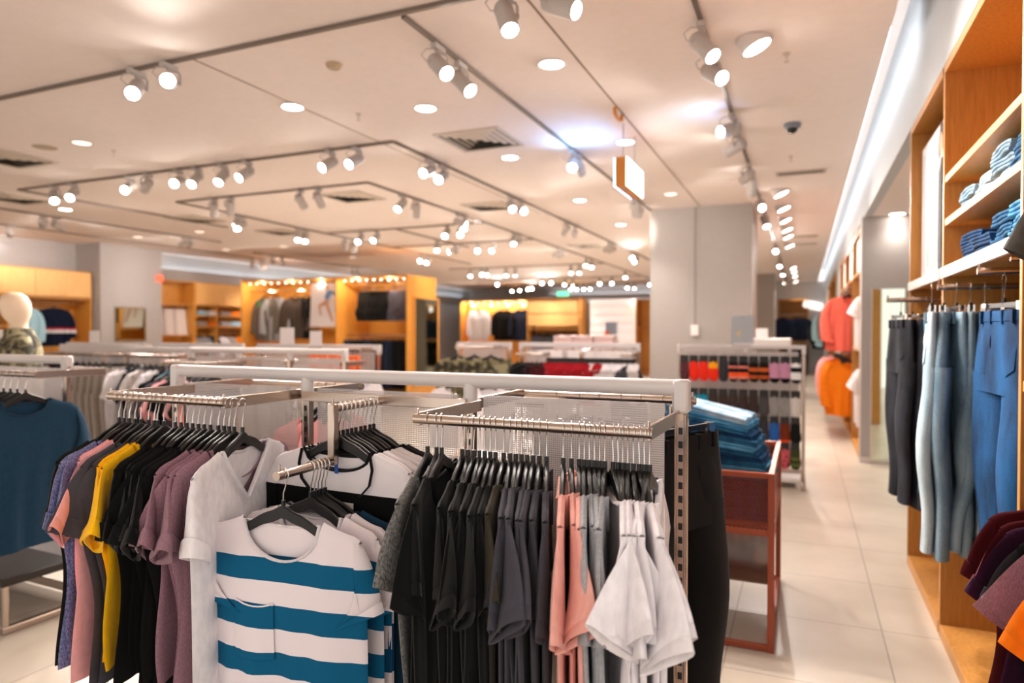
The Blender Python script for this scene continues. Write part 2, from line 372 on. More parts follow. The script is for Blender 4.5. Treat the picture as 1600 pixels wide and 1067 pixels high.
def pants_mesh(key,wh=.20,hip=.245,ln=1.02,rise=.27,leg=.105,hemw=.085,T=.022,fold=.012,seed=0,spread=.0,bend=.03,top=-.11):
    """trousers hanging flat: y = across the waist; origin on the rail axis"""
    if key in PANTS: return PANTS[key]
    R=random.Random(seed*17+3); ph=[R.uniform(0,6.28) for _ in range(8)]; mb=MB(); n=28
    def ring(cy,hw,th,z,t,dx=0):
        r=[]
        for k in range(n):
            p=2*PI*k/n; y=cy+hw*cos(p)*1.0; sx=sin(p)
            f=fold*sm(t*2)*(sin(11*y+ph[0]+2.5*t)*.7+sin(23*y+ph[1]-3*t)*.4)
            r.append((dx+th*(abs(sx)**.7)*(1 if sx>0 else -1)+f,y,z))
        return r
    zc=top-rise; rs=[]
    for z,hw,th in((top,wh,T*.7),(top-.02,wh*1.01,T*.8),(top-.05,wh*1.04,T*.9),(top-.12,lerp(wh,hip,.7),T*1.05),(top-.20,hip,T*1.2),(zc-.02,hip*1.02,T*1.25)):
        rs.append(ring(0,hw,th,z,(top-z)/ln))
    mb.loft(rs,(False,False))
    for sg in(-1,1):
        rs=[]; b=R.uniform(-1,1)*bend; k2=R.uniform(.5,1)
        for j in range(15):
            t=j/14; z=lerp(zc+.05,top-ln,t); hw=lerp(hip*.5,leg,sm(t*2.2)) if t<.45 else lerp(leg,hemw,(t-.45)/.55)
            cy=sg*lerp(hip*.52,leg*1.02+spread*t,sm(t*1.3)); dx=b*sin(PI*min(1,t*1.25))+ .006*sin(9*t+ph[2])
            rs.append(ring(cy+.012*sin(6*t+ph[3]+sg)*k2,hw,T*lerp(1.25,.95,t),z,(top-z)/ln,dx))
        rs.append(ring(cy,hw*.98,T*.9,top-ln+.004,1,dx)); mb.loft(rs,(False,False))
    out={'body':mb.mesh('trousers',ang=1.2)}
    w=MB(); w.loft([ring(0,wh*1.0,T*.75,top+.001,0),ring(0,wh*1.015,T*.88,top-.002,0),ring(0,wh*1.02,T*.95,top-.036,0),ring(0,wh*1.0,T*.7,top-.038,0)],(False,False))
    for k in(-.7,-.25,.25,.7):
        for sx in(1,-1): w.box(sx*T*.55-.005,sx*T*.95+.003,wh*k-.006,wh*k+.006,top-.045,top+.002)
    out['waistband']=w.mesh('waistband',ang=1)
    co=[v.co.copy() for v in out['body'].vertices if v.co.z>zc-.06 and v.co.x>-.01]
    def surf(y,z):
        w_=[(1/((c.y-y)**2+(c.z-z)**2*.35+2e-5),c.x) for c in co if abs(c.y-y)<.05 and abs(c.z-z)<.09]
        return sum(a*b for a,b in w_)/sum(a for a,b in w_) if w_ else T
    for sg in(-1,1):
        p=MB(); y=sg*wh*.52; K=6; vs=[]
        for j in range(K+1):
            v=j/K
            for i in range(K+1):
                u=-1+2*i/K; z=top-.085-lerp(.115,.14,1-abs(u))*v; yy=y+u*.056; vs.append((surf(yy,z)+.0035,yy,z))
        p.add(vs,[(j*(K+1)+i,j*(K+1)+i+1,(j+1)*(K+1)+i+1,(j+1)*(K+1)+i) for j in range(K) for i in range(K)])
        out['pocket%d'%sg]=p.mesh('back_pocket',ang=1.3)
        s=MB(); s.tube([(surf(sg*wh*.96,top-.06)+.001,sg*wh*.97,top-.06),(surf(sg*hip*.94,top-.2)+.001,sg*hip*.95,top-.2),(surf(sg*hip*.96,zc)+.001,sg*hip*.97,zc)],.0016,5); out['seam%d'%sg]=s.mesh('side_seam')
    PANTS[key]=out; return out
CLIP=None
def clip_hanger(loc,rz,label,group,w=.17):
    """black trouser hanger with two metal clips"""
    global CLIP
    if CLIP is None:
        m=MB(); m.box(-.005,.005,-w,w,-.098,-.082); m.tube([(0,0,-.09),(0,0,-.066)],.006,8)
        c=MB(); 
        for sg in(-1,1):
            c.add([],[]); c.box(-.012,-.006,sg*w*.82-.016,sg*w*.82+.016,-.135,-.08); c.box(.006,.012,sg*w*.82-.016,sg*w*.82+.016,-.135,-.08); c.tube([(-.012,sg*w*.82,-.09),(.012,sg*w*.82,-.09)],.004,8)
        CLIP=(m.mesh('trouser_hanger',False),c.mesh('clip',False))
    o=link('trouser_hanger',CLIP[0],M_hang); o.location=loc; o.rotation_euler=(0,0,rz); tag(o,label,'hanger',group)
    link('clip',CLIP[1],M_wire,o); link('hook',get_hanger()[1],M_wire,o); return o
def trousers(key,mat,loc,rz,label,group=None,cat='trousers',name='trousers',band=None,seam=None,pocket=True):
    d=PANTS[key]; o=link(name,d['body'],mat); o.location=loc; o.rotation_euler=(0,0,rz); tag(o,label,cat,group)
    link('waistband',d['waistband'],band or mat,o)
    for sg in(-1,1):
        if pocket: link('back_pocket',d['pocket%d'%sg],mat,o)
        if seam: link('side_seam',d['seam%d'%sg],seam,o)
    return o
FOLD={}
def folded_mesh(key,w=.30,d=.26,h=.03,seed=0,layers=2):
    """a garment folded flat: w along x, fold edge towards -y"""
    if key in FOLD: return FOLD[key]
    R=random.Random(seed+99); mb=MB(); NX=12
    rings=[]
    p0=R.uniform(0,6); p1=R.uniform(0,6)
    for i in range(NX+1):
        u=i/NX; x=lerp(-w/2,w/2,u); e=min(1,min(u,1-u)*9+.25); pr=[]
        lh=h/layers
        # front fold edge (layered bulges), then top back, then back
        for l in range(layers):
            for k in range(5):
                a=-PI/2+PI*k/4
                pr.append((-d/2-.55*lh*cos(a)*e+.004*sin(7*u+p0+l), lh*(l+.5)+.5*lh*sin(a)*.96))
        for k in range(1,6): 
            v=k/6; pr.append((lerp(-d/2,d/2,v), h+.004*sin(9*u+5*v+p1)+.003*sin(14*v+p0)))
        for l in range(layers-1,-1,-1):
            for a in (PI/2*.8,0,-PI/2*.8): pr.append((d/2+.4*lh*cos(a)*e, lh*(l+.5)+.5*lh*sin(a)))
        for k in range(1,4): pr.append((lerp(d/2,-d/2,k/4),0.0))
        rings.append([(x+.006*sin(5*y*9+p1)*(1 if u in(0,1) else 0),y,max(0,z)*(.82+.18*e)) for y,z in pr])
    mb.loft(rings); FOLD[key]=mb.mesh('folded_garment',ang=1.0); return FOLD[key]
def folded(key,mat,loc,rz,label,group,name='folded_garment',cat='folded clothes',tilt=(0,0)):
    o=link(name,FOLD[key],mat); o.location=loc; o.rotation_euler=(tilt[0],tilt[1],rz); return tag(o,label,cat,group)
# ------------------------------------------------------------------ colours used by name
M_hang=plain('black_hanger_plastic','#0a0a0b',.42); M_wire=plain('chrome_wire','#d8d4d0',.22,1)
M_steel=plain('brushed_steel','#c4b3a6',.26,1); M_white=plain('white_powder_coat','#dcd4d0',.45); M_rail=plain('grey_white_rail','#d9d2d0',.4)
M_card=plain('white_card','#f0e8e6',.6); M_black=plain('black_plastic','#141414',.4); M_dark=plain('dark_metal','#3a3735',.4,.6)
M_perf=holes('perforated_white_steel','#cfc7c4',.0062,.36,0,rough=.35)
M_wood=wood('amber_oak','#c08848','#a87234'); M_woodf=wood('oak_face','#cf9650','#b97d3a'); M_pale=wood('pale_oak_door','#eab670','#dfa258')
M_led=glow('led_white','#fff4ea',9)
FB=dict(black='#0e0e0f',charcoal='#45434c',olive='#3b3427',darkolive='#211e17',pink='#ecaea2',rose='#f7b0b2',ltgrey='#a8a9ad',white='#eae5e8',grey='#6f6d6b',mauve='#936f7b',yellow='#ffbe10',heather='#7478a0',blue='#19384f',navy='#1b2338',salmon='#ef7d68',orange='#ef7d14',burgundy='#4a0f18',plum='#33122c',brown='#4f443c',greyjacket='#6d675f',ltblue='#a9d3e2',greige='#a39a92',coral='#f0705f',teal='#155f78')
MF={k:fabric('fabric_'+k,v,heather=.5 if k in('grey','heather') else (.16 if k in('ltgrey','mauve') else 0)) for k,v in FB.items()}
# ------------------------------------------------------------------ the shop: floor, ceiling, walls
def floor_mat():
    m,nt,b=base('beige_floor_tile'); L=nt.links.new; tc=nd(nt,'ShaderNodeTexCoord')
    mp=nd(nt,'ShaderNodeMapping'); mp.inputs['Location'].default_value=(-.355,-3.72,0)
    br=nd(nt,'ShaderNodeTexBrick'); br.offset=0; br.squash=1
    for k,v in(('Scale',1),('Mortar Size',.004),('Brick Width',.67),('Row Height',.67),('Mortar Smooth',.1)): br.inputs[k].default_value=v
    br.inputs['Color1'].default_value=S('#cdc1b2'); br.inputs['Color2'].default_value=S('#c6baaa'); br.inputs['Mortar'].default_value=S('#a2968a')
    nz=nd(nt,'ShaderNodeTexNoise'); nz.inputs['Scale'].default_value=2.2; nz.inputs['Detail'].default_value=6
    mx=nd(nt,'ShaderNodeMix',data_type='RGBA',blend_type='MULTIPLY'); mx.inputs[0].default_value=1
    cr=nd(nt,'ShaderNodeValToRGB'); cr.color_ramp.elements[0].color=(.86,.85,.83,1); cr.color_ramp.elements[1].color=(1,1,1,1); cr.color_ramp.elements[0].position=.35; cr.color_ramp.elements[1].position=.65
    L(tc.outputs['Object'],mp.inputs[0]); L(mp.outputs[0],br.inputs['Vector']); L(tc.outputs['Object'],nz.inputs['Vector']); L(nz.outputs[0],cr.inputs[0])
    L(br.outputs['Color'],mx.inputs[6]); L(cr.outputs[0],mx.inputs[7]); L(mx.outputs[2],b.inputs['Base Color'])
    b.inputs['Roughness'].default_value=.34; b.inputs['Specular IOR Level'].default_value=.45
    return m
HC=3.1
M_ceil=plain('ceiling_paint','#f3e8e1',.85,spec=.2); M_grey=plain('grey_wall_paint','#b4aeab',.7,spec=.3); M_blue=plain('pale_wall_paint','#c4c9cc',.7,spec=.3)
M_greyd=plain('column_paint','#a9a29c',.75,spec=.3)
struct('floor',MB().box(-13,3.2,-3,25.6,-.1,0),floor_mat())
struct('ceiling',MB().box(-13,.425,-3,25.6,HC,HC+.06),M_ceil)
# seams between the ceiling boards
M_seam=plain('ceiling_seam','#8d7a68',.8)
sb=MB()
for x in(-1.275,): sb.box(x-.006,x+.006,-1,9.2,HC-.0025,HC+.01)
for (x,y0,y1) in((-3.42,3.05,9),): sb.box(x-.005,x+.005,y0,y1,HC-.0025,HC+.01)
struct('trim_1',sb,M_seam)
# right side: light cove, bulkhead, recess
cv=MB(); cv.box(.405,.425,-3,25.2,HC+.06,HC+.42); cv.box(.405,.70,-3,25.2,HC+.42,HC+.46); struct('trim_2',cv,M_ceil)
struct('wall_right',MB().box(.60,.68,-3,25.2,2.70,HC+.42),M_blue)
struct('ceiling_recess',MB().box(.68,3.0,4.88,8.43,2.70,2.76),M_ceil)
struct('wall_recess',MB().box(1.9,2.0,4.88,8.43,0,2.70),M_grey)
struct('wall_pier',MB().box(.58,2.0,8.43,8.63,0,2.70),M_grey)
struct('baseboard_pier',MB().box(.572,2.0,8.42,8.43,0,.06),M_white)
rw=MB(); rw.box(1.12,1.2,8.63,25.2,0,2.70); struct('wall_right_back',rw,M_grey)
rw=MB(); rw.box(.60,1.12,13.2,15.6,0,2.70); struct('wall_right_pier',rw,M_grey)
rw=MB(); rw.box(.60,1.12,19.6,24.9,0,2.70); struct('wall_right_end',rw,M_grey)
struct('wall_end',MB().box(-1.2,1.2,24.9,25.0,0,HC),M_blue)
struct('wall_back',MB().box(-13,-1.2,25.0,25.1,0,HC),M_grey)
struct('wall_left',MB().box(-12.9,-12.78,-3,25.0,0,HC),M_grey)
struct('wall_left_pier',MB().box(-12.78,-12.1,8.72,10.05,0,HC),M_grey)
struct('column_1',MB().box(-1.93,-.62,9.3,10.3,0,HC),M_greyd)
struct('column_2',MB().box(-1.5,-.78,21,21.8,0,HC),M_greyd)
# bulkhead over the left rear cabinets with its hidden strip light
struct('wall_left_bulkhead',MB().box(-12.78,-12.66,10.05,25,2.56,HC),M_blue)
# ------------------------------------------------------------------ light
w=bpy.data.worlds.new('world'); SC.world=w; w.use_nodes=True
w.node_tree.nodes['Background'].inputs[0].default_value=(1,.93,.87,1); w.node_tree.nodes['Background'].inputs[1].default_value=.9
def lamp(name,kind,loc,energy,col=(1,.9,.8),aim=None,**k):
    d=bpy.data.lights.new(name,kind); d.energy=energy; d.color=col
    for a,b in k.items(): setattr(d,a,b)
    o=bpy.data.objects.new(name,d); COL.objects.link(o); o.location=loc
    if aim is not None: o.rotation_euler=(Vector(aim)).to_track_quat('-Z','Y').to_euler()
    return o
cove=tag(link('cove_strip_light',MB().box(.432,.452,4.5,24.6,HC+.10,HC+.13).mesh('cove_strip_light',False),glow('cove_led','#eef6ff',6)),'long white strip light hidden in the cove above the right aisle','strip light')
# ------------------------------------------------------------------ lighting track and spotlights
M_track=plain('grey_track','#7a6e64',.45,.4)
TR=[('front',0,(-6.6,3.03),(-.6,3.03),'long crosswise track nearest the camera'),
 ('column',1,(-1.93,3.05),(-1.93,9.3),'lengthwise track running to the grey column'),
 ('aisle',1,(-.51,1.5),(-.51,24.4),'lengthwise track above the right aisle'),
 ('loopfront',0,(-8.4,5.06),(-3.28,5.06),'front side of the left track loop'),
 ('loopside',1,(-3.28,5.06),(-3.28,19),'lengthwise side of the left track loop'),
 ('loopleft',1,(-8.4,5.06),(-8.4,8.2),'left side of the track loop'),
 ('secondfront',0,(-7.35,6.33),(-4.44,6.33),'small crosswise track inside the loop'),
 ('secondside',1,(-4.44,6.33),(-4.44,21.5),'second lengthwise track left of the column'),
 ('secondleft',1,(-7.35,6.33),(-7.5,15),'track starting above the left rack'),
 ('thirdfront',0,(-7.4,9.35),(-4.46,9.35),'crosswise track beyond the square vent'),
 ('fourthfront',0,(-7.5,11.4),(-4.46,11.4),'crosswise track before the big orange unit'),
 ('leftwall',1,(-9.9,5.6),(-9.9,9.5),'track near the left wall'),
 ('farleft',1,(-11.35,5.4),(-11.35,12.2),'track beside the left wall'),
 ('leftrear',1,(-10.6,11),(-10.6,16.5),'track before the left rear units'),
 ('midside',1,(-6.05,9.4),(-6.05,12),'short track over the orange unit'),
 ('farfront',0,(-8.7,16.1),(-4.46,16.1),'crosswise track far back in the shop'),
 ('fargroup',0,(-9.8,20.2),(-4.46,20.2),'crosswise track before the back wall'),
 ('backgroup',0,(-9.9,22.6),(-4.8,22.6),'last track against the back wall')]
TRP={t[0]:t[4] for t in TR}
for key,ax,a,b,ph in TR:
    mb=MB(); w_=.0115
    if ax==0: mb.box(a[0],b[0],a[1]-w_,a[1]+w_,HC-.022,HC-.001)
    else: mb.box(a[0]-w_,a[0]+w_,a[1]+.02,b[1],HC-.022,HC-.001) if a[0]==b[0] else mb.tube([(a[0],a[1],HC-.012),(b[0],b[1],HC-.012)],.014,6)
    o=link('ceiling_track',mb.mesh('ceiling_track',False),M_track); tag(o,'grey lamp rail, '+ph,'lamp track','ceiling lamp tracks')
M_can=plain('spot_can_white','#b9b1ab',.45); M_canw=plain('spot_can_far','#a59b92',.5); M_lens=glow('spot_lens_lit','#fff6ee',40); M_lensoff=plain('spot_lens_dark','#4e4a46',.3)
ad=MB(); ad.box(-.018,.018,-.055,.055,-.05,-.0225); ad.tube([(0,0,-.05),(0,0,-.066)],.012,8); AD=ad.mesh('track_spotlight',False)
yk=MB()      # arm from adapter to the side of the can
yk.tube([(0,0,-.06),(.055,0,-.065),(.062,0,-.08),(.062,0,-.14)],.008,6,flat=.5); yk.tube([(.045,0,-.13),(.068,0,-.13)],.014,10); YK=yk.mesh('yoke')
cn=MB(); cn.lathe([(.0,.062),(.036,.062),(.044,.058),(.047,.045),(.047,-.112),(.044,-.118),(.0405,-.118),(.0405,-.108)],22); cn.box(.046,.052,-.012,.012,.02,.028); CN=cn.mesh('lamp_can')
ln=MB(); ln.lathe([(0,-.1095),(.0405,-.1095),(.0405,-.1075),(0,-.1075)],20); LN=ln.mesh('lens')
cb=MB(); cb.tube([(0,-.02,-.045),(-.05,-.05,-.05),(-.085,-.045,-.075),(-.075,-.01,-.10),(-.03,.0,-.10)],.0035,6); CB=cb.mesh('cable')
SPOTS=[]
def spot(track,att,disc,lit=1,body=False,power=None):
    """att: where it clips to its track (pixel, on the ceiling); disc: centre of the lamp's mouth in the photo"""
    key,ax,a,b,ph=[t for t in TR if t[0]==track][0]
    if att is not None:
        P=at(att[0],att[1],z=HC)
    else:
        q=at(disc[0],disc[1],z=2.86); P=Vector((q.x,q.y,HC))+Vector((q.x,q.y,0)).normalized()*.09
        if ax==0: P=Vector((at(disc[0],440,y=a[1]).x,a[1],HC))
    if a[0]==b[0] or ax==1:
        P.x=a[0]+(b[0]-a[0])*(P.y-a[1])/(b[1]-a[1]); P.y=min(max(P.y,a[1]+.06),b[1]-.06)
    else: P.y=a[1]; P.x=min(max(P.x,a[0]+.06),b[0]-.06)
    pv=P+Vector((0,0,-.13)); r=FWD+RGT*((disc[0]-800)/FPX)-UPV*((disc[1]-533.5)/FPX)
    r.normalize(); oc=pv-EYE; tca=oc.dot(r); d2=oc.length_squared-tca*tca; R=.115
    if d2<R*R:
        k=sqrt(R*R-d2); X=EYE+r*(tca-k if lit else tca+k); dr=(X-pv).normalized()
    else:
        h_=Vector((EYE.x-pv.x,EYE.y-pv.y,0)).normalized()*(.62 if lit else -.5); dr=(h_+Vector((0,0,-.78))).normalized()
    if dr.z>-.25: dr.z=-.25; dr.normalize()
    SPOTS.append(dict(t=track,u=disc[0],P=P,dr=dr,lit=lit,pw=power))
# track nearest the camera
for a,d in(((220,108),(207,146)),((272,98),(262,126)),((787,-22),(797,47)),((868,-38),(900,16))): spot('front',a,d)
for a,d in(((687,65),(698,115)),((722,93),(735,142))): spot('column',a,d)
spot('column',(893,232),(894,262),1); spot('column',(905,240),(908,270),0); spot('column',(990,308),(993,338),0); spot('column',(1000,315),(999,330),0)
for a,d,l in(((1097,31),(1114,88),1),((1108,80),(1128,122),1),((1142,174),(1126,206),1),((1154,203),(1136,224),0),((1166,253),(1161,279),0),((1172,270),(1156,290),0),((1178,305),(1191,325),1),((1189,330),(1198,354),1),((1204,380),(1212,393),1)): spot('aisle',a,d,l)
for d in((1214,418),(1223,430),(1225,443)): spot('aisle',None,d)
for a,d,l in(((90,289),(85,314),1),((118,285),(109,309),1),((207,274),(195,297),1),((235,270),(226,297),0),((283,264),(272,287),1),((310,260),(299,288),1),((352,255),(341,285),1),((386,249),(373,278),1),((513,231),(503,262),1),((555,226),(545,257),1)): spot('loopfront',a,d,l)
for a,d,l in(((675,245),(661,271),1),((698,254),(685,281),1),((801,304),(801,327),1),((815,311),(819,330),1),((883,345),(880,366),0),((895,351),(897,367),0),((946,376),(944,392),0),((953,379),(951,393),0),((982,393),(988,403),1),((988,396),(991,409),1),((1010,408),(1010,418),1),((1013,410),(1015,421),1)): spot('loopside',a,d,l)
for a,d,l in(((338,309),(346,336),0),((366,307),(373,336),0),((468,294),(476,324),0),((499,292),(503,322),0)): spot('secondfront',a,d,l)
for a,d,l in(((627,302),(621,327),1),((647,310),(638,334),0),((718,332),(728,351),1),((724,335),(738,356),1),((796,362),(789,378),1),((805,365),(806,378),0),((864,386),(864,398),0),((872,388),(872,399),0),((900,401),(902,410),1),((906,404),(910,412),1),((961,422),(968,431),1),((999,435),(1000,443),1)): spot('secondside',a,d,l)
for a,d,l in(((341,337),(341,352),1),((367,337),(366,354),1),((458,355),(461,392),1),((473,357),(472,394),1),((526,371),(523,388),0),((538,374),(535,390),0),((650,396),(656,408),1),((660,398),(666,411),1)): spot('secondleft',a,d,l)
for a,d,l in(((563,360),(559,378),1),((587,358),(583,376),1),((699,351),(695,369),1),((722,350),(719,367),1)): spot('thirdfront',a,d,l)
for a,d,l in(((747,378),(746,392),1),((771,376),(768,392),1),((712,379),(712,391),0)): spot('fourthfront',a,d,l)
for a,d in(((682,373),(679,396)),((704,380),(701,394))): spot('midside',a,d)
for a,d in(((66,335),(66,353),),((97,337),(98,354)),((281,369),(281,381)),((294,370),(295,381))): spot('leftwall',a,d,0)
for a,d in(((17,351),(16,366)),((370,403),(370,414)),((384,405),(384,415)),((398,408),(397,417))): spot('farleft',a,d,0)
for a,d in(((427,398),(427,410)),((443,400),(443,411)),((551,416),(551,426)),((562,417),(562,427))): spot('leftrear',a,d,0)
for u,v in((735,437),(753,429),(761,430),(791,431),(805,431),(892,427),(905,427)): spot('farfront',None,(u,v))
for u,v in((777,444),(847,440),(861,440),(882,445),(895,446),(937,445),(956,445)): spot('fargroup',None,(u,v))
for u,v in((800,455),(812,454),(825,452),(831,451),(892,455),(901,454),(912,452),(922,453),(980,452),(991,451)): spot('backgroup',None,(u,v))
far=MB(); far.box(-.018,.018,-.05,.05,-.06,-.0225); far.tube([(0,0,-.06),(0,0,-.10)],.012,6); FAR=far.mesh('track_spotlight',False)
by={}
for s in SPOTS: by.setdefault(s['t'],[]).append(s)
for t,l in by.items():
    l.sort(key=lambda s:s['u'])
    for i,s in enumerate(l):
        dist=(s['P']-EYE).length; q=s['dr'].to_track_quat('-Z','Y'); pv=Vector((0,0,-.13))
        ph=TRP[t]
        lab=('lit' if s['lit'] else 'turned-away')+' spotlight, '+(ORD[i]+' from the left ' if len(l)>1 else '')+'on the '+ph
        o=link('track_spotlight',AD,M_can); o.location=s['P']; tag(o,lab,'spotlight','spotlights on the '+ph)
        hd=q.to_euler(); o.rotation_euler=(0,0,0 if abs(s['dr'].x)<.9 else 0)
        c=link('lamp_can',CN,M_can,o); c.location=pv; c.rotation_euler=hd
        le=link('lens',LN,M_lens,c)
        if dist<14:
            side=1 if (s['dr'].x*0+1)>0 else -1
            y=link('yoke',YK,M_can,o)
            if s['dr'].x!=0: y.rotation_euler=(0,0,math.atan2(s['dr'].y,s['dr'].x)+PI/2)
        if dist<8: link('cable',CB,M_can,o)
        if 1:
            lp=lamp('spot_beam','SPOT',s['P']+pv+s['dr']*.125,(1 if s['lit'] else .3)*(SPOT_W*{'loopfront':.65,'leftwall':.6,'farleft':.6,'front':.75}.get(t,1) if dist<10 else SPOT_W*1.3),(1,.895,.825),s['dr'],spot_size=math.radians(74),spot_blend=.9,shadow_soft_size=.04)
# ------------------------------------------------------------------ recessed lights, vents and small ceiling fittings
dl=MB(); dl.lathe([(.072,-.001),(.088,-.001),(.092,-.005),(.088,-.009),(.076,-.006),(.072,-.002)],26); DL=dl.mesh('downlight')
dd=MB(); dd.lathe([(0,-.003),(.0735,-.003),(.0735,-.0015),(0,-.0015)],24); DD=dd.mesh('diffuser')
M_dl=glow('downlight_lit','#fff3e8',14); M_dld=glow('downlight_dim','#f6ddc8',1.6)
DLS=[(862,100,1,'bright round recessed light right of the ceiling seam, nearest the camera'),(457,167,1,'bright round recessed light left of the twin spotlights'),(665,169,1,'bright round recessed light in front of the square vent'),(797,246,1,'round recessed light just behind the square vent'),
(906,313,1,'round recessed light left of the hanging lightbox'),(970,351,1,'round recessed light left of the grey column'),(738,320,1,'round recessed light beside a far square vent'),(901,384,0,'dim recessed light beside the far slim vent'),(102,327,1,'recessed light under the left end of the track loop'),
(216,370,0,'small dim recessed light near the left pier'),(312,362,0,'dim recessed light above the left rear cabinets'),(353,390,0,'small recessed light before the left rear bulkhead'),(1048,303,0,'small dim twin-lens light right of the hanging lightbox'),(128,223,0,'small dim twin-lens light at the far left of the ceiling'),(551,402,0,'recessed light above the big orange unit'),(443,385,0,'dim recessed light left of the long lamps'),(977,222,1,'bright recessed light above the hanging lightbox')]
for u,v,l,lab in DLS:
    p=at(u,v,z=HC); o=link('downlight',DL,M_white); o.location=p; tag(o,lab,'ceiling light','recessed ceiling lights')
    link('diffuser',DD,M_dl if l else M_dld,o)
    if l: lamp('downlight_beam','SPOT',p+Vector((0,0,-.02)),DL_W,(1,.9,.8),(0,0,-1),spot_size=math.radians(120),spot_blend=1,shadow_soft_size=.07)
p=at(1402,334,z=2.70); o=link('downlight',DL,M_white); o.location=p; tag(o,'small round recessed light in the recess by the mirror','ceiling light','recessed ceiling lights'); link('diffuser',DD,M_dl,o)
lamp('downlight_beam','SPOT',p+Vector((0,0,-.02)),DL_W*.25,(1,.92,.84),(0,0,-1),spot_size=math.radians(120),spot_blend=1,shadow_soft_size=.07)
# tilted row along the aisle
gm=MB(); gm.lathe([(.082,-.001),(.105,-.001),(.105,-.006),(.085,-.008)],24); GM=gm.mesh('gimbal_light')
gd=MB(); gd.lathe([(.088,.03),(.092,-.02),(.086,-.045),(.078,-.045),(.078,-.04),(0,-.04)],24); GD=gd.mesh('lamp_head')
ge=MB(); ge.lathe([(0,-.044),(.0765,-.044),(.0765,-.041),(0,-.041)],22); GE=ge.mesh('lens')
RW=[(1181,60)]+[(1218,297),(1222,321),(1224,340),(1227,355),(1228,366),(1230,381),(1236,416),(1237,423),(1238,430),(1239,438)]
for i,(u,v) in enumerate(RW):
    p=at(u,v,z=HC); p.x=-.27; o=link('ceiling_gimbal_light',GM,M_white); o.location=p
    tag(o,'round tilted white downlight beside the aisle track, '+('largest and nearest the camera' if i==0 else ORD[i]+' along the row'),'ceiling light','tilted downlights along the right aisle')
    h=link('lamp_head',GD,M_white,o); h.location=(0,0,-.012); h.rotation_euler=(0,math.radians(-24),0); link('lens',GE,M_dl,h)
    lamp('downlight_beam','SPOT',p+Vector((.03,0,-.085)),DL_W*1.2,(1,.88,.76),(.42,0,-1),spot_size=math.radians(110),spot_blend=1,shadow_soft_size=.07)
# square diffuser vents
M_vent=plain('vent_frame','#cfc3b4',.6); M_vdark=plain('vent_dark','#3d3a33',.7)
def square_vent(u,v,lab,s=.30):
    p=at(u,v,z=HC); o=thing('ceiling_vent',lab,'vent',p,0,'square ceiling vents')
    f=MB(); f.box(-s,s,-s,-s+.03,-.012,-.001); f.box(-s,s,s-.03,s,-.012,-.001); f.box(-s,-s+.03,-s+.03,s-.03,-.012,-.001); f.box(s-.03,s,-s+.03,s-.03,-.012,-.001); part('frame',f,M_vent,o,False)
    b=MB(); b.box(-s+.03,s-.03,-s+.03,s-.03,-.003,-.001); part('backing',b,M_vdark,o,False)
    g=MB()
    for k in range(4):
        a=s-.05-k*.06; b2=a-.035
        for dx,dy in((1,0),(-1,0),(0,1),(0,-1)):
            q=[(a,-a,-.004),(a,a,-.004),(b2,b2,-.016),(b2,-b2,-.016)]
            q=[(x*dx-y*dy,x*dy+y*dx,z) for x,y,z in q]; g.add(q,[(0,1,2,3)])
    part('louvres',g,M_vent,o,False)
for a in((750,218,'square louvred ceiling vent, largest, in the centre of the ceiling'),(12,247,'square ceiling vent at the upper left edge of the photo'),(25,310,'square ceiling vent by the left end of the track loop'),(550,307,'square ceiling vent behind the small crosswise track'),(765,322,'square ceiling vent behind twin lit lamps, centre'),(305,342,'square ceiling vent above twin lit lamps, left'),(440,362,'square ceiling vent lit bluish before the left rear cabinets'),(915,383,'smallest square ceiling vent, left of the grey column')): square_vent(*a)
def slot_vent(u,v,lab,w=.24,d=.09):
    p=at(u,v,z=HC); o=thing('slot_vent',lab,'vent',p,0,'slot vents along the right aisle')
    f=MB(); f.box(-w,w,-d,-d+.015,-.01,-.001); f.box(-w,w,d-.015,d,-.01,-.001); f.box(-w,-w+.02,-d+.015,d-.015,-.01,-.001); f.box(w-.02,w,-d+.015,d-.015,-.01,-.001); part('frame',f,M_vent,o,False)
    b=MB(); b.box(-w+.02,w-.02,-d+.015,d-.015,-.003,-.001); part('backing',b,M_vdark,o,False)
    g=MB()
    for k in range(13): x=-w+.035+k*(2*w-.07)/12; g.box(x-.004,x+.004,-d+.015,d-.015,-.012,-.003)
    part('louvres',g,M_vent,o,False)
slot_vent(1251,269,'slot vent with upright louvres above the right aisle, nearest'); slot_vent(1255,369,'far slim slot vent above the right aisle, nearer of the pair'); slot_vent(1256,381,'far slim slot vent above the right aisle, farther of the pair')
# smoke detector, sprinklers, dome camera, speaker
o=link('smoke_detector',MB().lathe([(0,-.03),(.035,-.03),(.048,-.018),(.05,-.001),(0,-.001)],18).mesh('smoke_detector'),plain('beige_plastic','#b7a184',.5)); o.location=at(522,100,z=HC); tag(o,'small beige smoke detector on the ceiling left of the twin spotlights','smoke detector')
o=link('ceiling_speaker',MB().lathe([(0,-.006),(.09,-.006),(.1,-.001),(0,-.001)],24).mesh('ceiling_speaker'),plain('speaker_grille','#b9a892',.8)); o.location=at(70,230,z=HC); tag(o,'flat beige speaker disc on the ceiling at far left','speaker')
spm=MB(); spm.lathe([(.0,-.001),(.022,-.001),(.022,-.004),(.007,-.006),(.007,-.03),(.003,-.03),(.003,-.045),(.016,-.047),(.016,-.049),(0,-.049)],14); SPM=spm.mesh('sprinkler')
for u,v,l in((1229,84,'sprinkler head above the right aisle, nearest'),(1236,244,'sprinkler head behind the dome camera'),(178,235,'sprinkler head left, above the track loop'),(560,178,'sprinkler head between two recessed lights')):
    o=link('ceiling_sprinkler',SPM,M_vent); o.location=at(u,v,z=HC); tag(o,l,'sprinkler','ceiling sprinklers')
